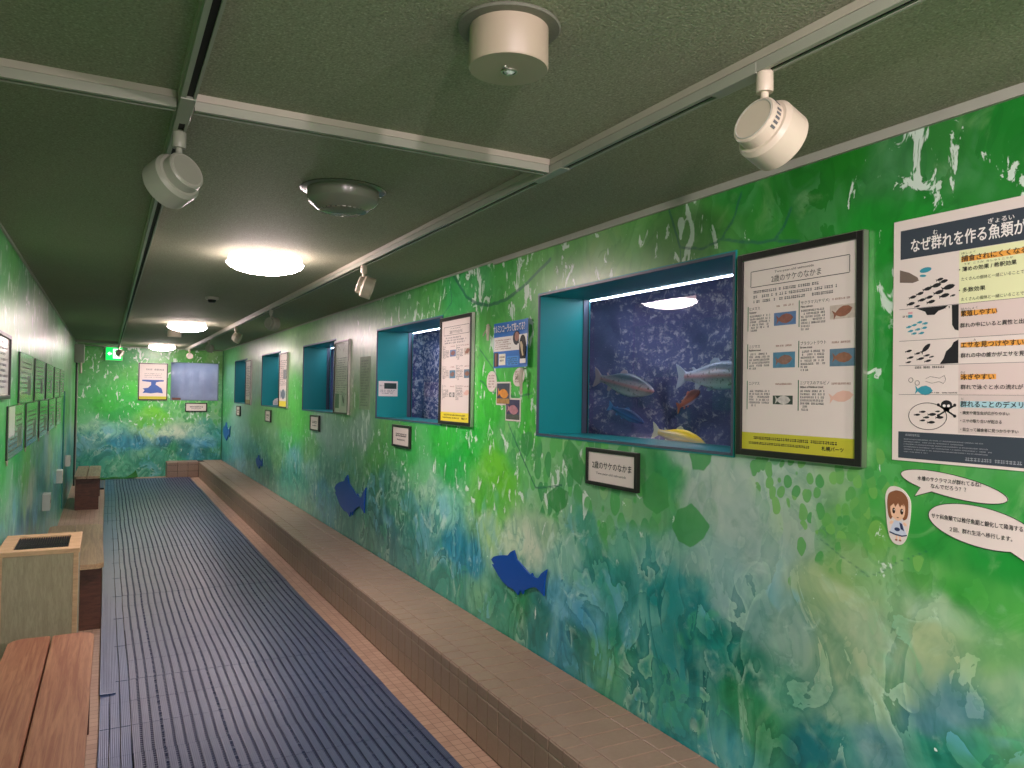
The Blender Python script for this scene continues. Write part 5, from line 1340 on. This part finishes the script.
mb.box((-hx - o_, -hy + w_, H_ - .022), (-hx + w_, hy - w_ - .01, H_), .002); mb.box((hx - w_ + .01, -hy + w_, H_ - .022), (hx + o_, hy - w_ - .01, H_), .002)
mb.build('lid_frame', M['pine'], t)
mb = MB(); n = 22
for i in range(n):
    x = -hx + w_ + .004 + (2 * hx - 2 * w_ + .002) * i / (n - 1); mb.box((x - .0028, -hy + w_ - .004, H_ - .018), (x + .0028, hy - w_ - .006, H_ - .007))
for i in range(3):
    y = -hy + w_ + .08 * (i + .6); mb.box((-hx + w_ - .004, y - .003, H_ - .022), (hx - w_ + .012, y + .003, H_ - .018))
mb.build('grille', M['grille'], t)
MB().box((-hx + .014, -hy + .014, H_ - .06), (hx - .014, hy - .014, H_ - .055)).build('filter', M['black'], t)

# ------------------------------------------------------------ left wall fittings
pg = mat('glossy_green_grey_panel', '7d8f78', .14, var=.2, vscale=5)
pd = mat('panel_dark_edge', '16221c', .5)
pink_ = mat('panel_ink', '66755f', .3, var=0)
def wall_panel(y, z, w, h, label, r):
    t = thing('display_panel', label, 'display panel', **on_left(y, z))
    MB().box((0, -.009, -h), (w, -.0005, 0)).build('board', pd, t)
    MB().box((.0015, -.0105, -h + .0015), (w - .0015, -.0091, -.0015)).build('sheet', pg, t)
    mb = MB()
    for q in range(7): fine(mb, .06, w - .1, -.06 - q * .03, .010, -.0108)
    mb.build('fine_print', pink_, t)
    photo(t, w * .58, w * .88, -h * .85, -h * .45, -.0112, '7f9078', '64745f')
    if r == 9: MB().box((.03, -.0114, -.16), (.30, -.0107, -.004)).build('white_slip', M['paper_glossy'], t)
    MB().prism([(.0, -h), (.08, -h), (.04, -h - .03)], -.007, -.002).build('corner_clip', M['white'], t)
for i, (y, lb) in enumerate(((5.13, 'nearest'), (6.19, 'second nearest'), (7.30, 'middle'), (8.40, 'second farthest'), (9.39, 'farthest'))):
    wall_panel(y, 1.705, .80, .292, '%s display panel in the upper row on the left wall' % lb, i)
for i, (y, lb) in enumerate(((4.60, 'nearest'), (5.61, 'second nearest'), (6.67, 'middle'), (7.70, 'second farthest'), (8.85, 'farthest'))):
    wall_panel(y, 1.405, .80, .275, '%s display panel in the lower row on the left wall' % lb, 9 if i == 0 else i)
t = thing('framed_poster', 'black-framed poster on the left wall, cut by the left picture edge', 'poster', **on_left(3.98, 1.755))
board_frame(t, .54, .31, b=.018)
MB().box((.016, -.014, -.294), (.524, -.004, -.016)).build('sheet', M['paper_glossy'], t)
mb = MB(); [fine(mb, .04, .48 - (q % 3) * .05, -.05 - q * .026, .012, -.0144) for q in range(9)]; mb.build('fine_print', M['inkgrey'], t)
def outlet(y, z, w, h, d, label):
    t = thing('outlet_box', label, 'outlet box', **on_left(y, z))
    MB().box((0, -d, 0), (w, -.0005, h), .003).build('box', M['outlet'], t)
    MB().box((.012, -d - .002, .015), (w - .012, -d, h - .015), .001).build('cover_plate', M['white'], t)
    MB().box((w * .35, -d - .003, h * .4), (w * .65, -d - .002, h * .6)).build('socket', M['inkgrey'], t)
outlet(7.28, .503, .14, .135, .055, 'nearest and lowest white outlet box on the left wall')
outlet(9.22, .515, .14, .135, .055, 'middle white outlet box on the left wall')
outlet(11.2, .515, .14, .135, .055, 'farthest white outlet box on the left wall, by the far bench')
tag(MB().box((WL + .0005, 10.36, .10), (WL + .014, 10.44, 1.47), .002).build('teal_strip', mat('teal_batten', '0f6a66', .4)), 'narrow vertical teal strip on the left wall beyond the panels', 'strip')
t = thing('junction_box', 'grey metal box high in the far left corner with short pipes below', 'junction box', **on_left(13.35, 1.90))
MB().box((0, -.125, 0), (.30, -.0005, .285), .004).build('box', M['grey'], t)
MB().box((.012, -.130, .012), (.288, -.125, .273), .002).build('door', M['grey'], t)
for xx in (.05, .14): MB().cyl((xx, -.085, -.16), (xx, -.085, .0), .018).build('pipe', M['white'], t, 40)
MB().cyl((.10, -.030, -1.88), (.10, -.030, 0), .014).build('conduit', mat('dark_conduit', '3a443e', .5), t, 40)
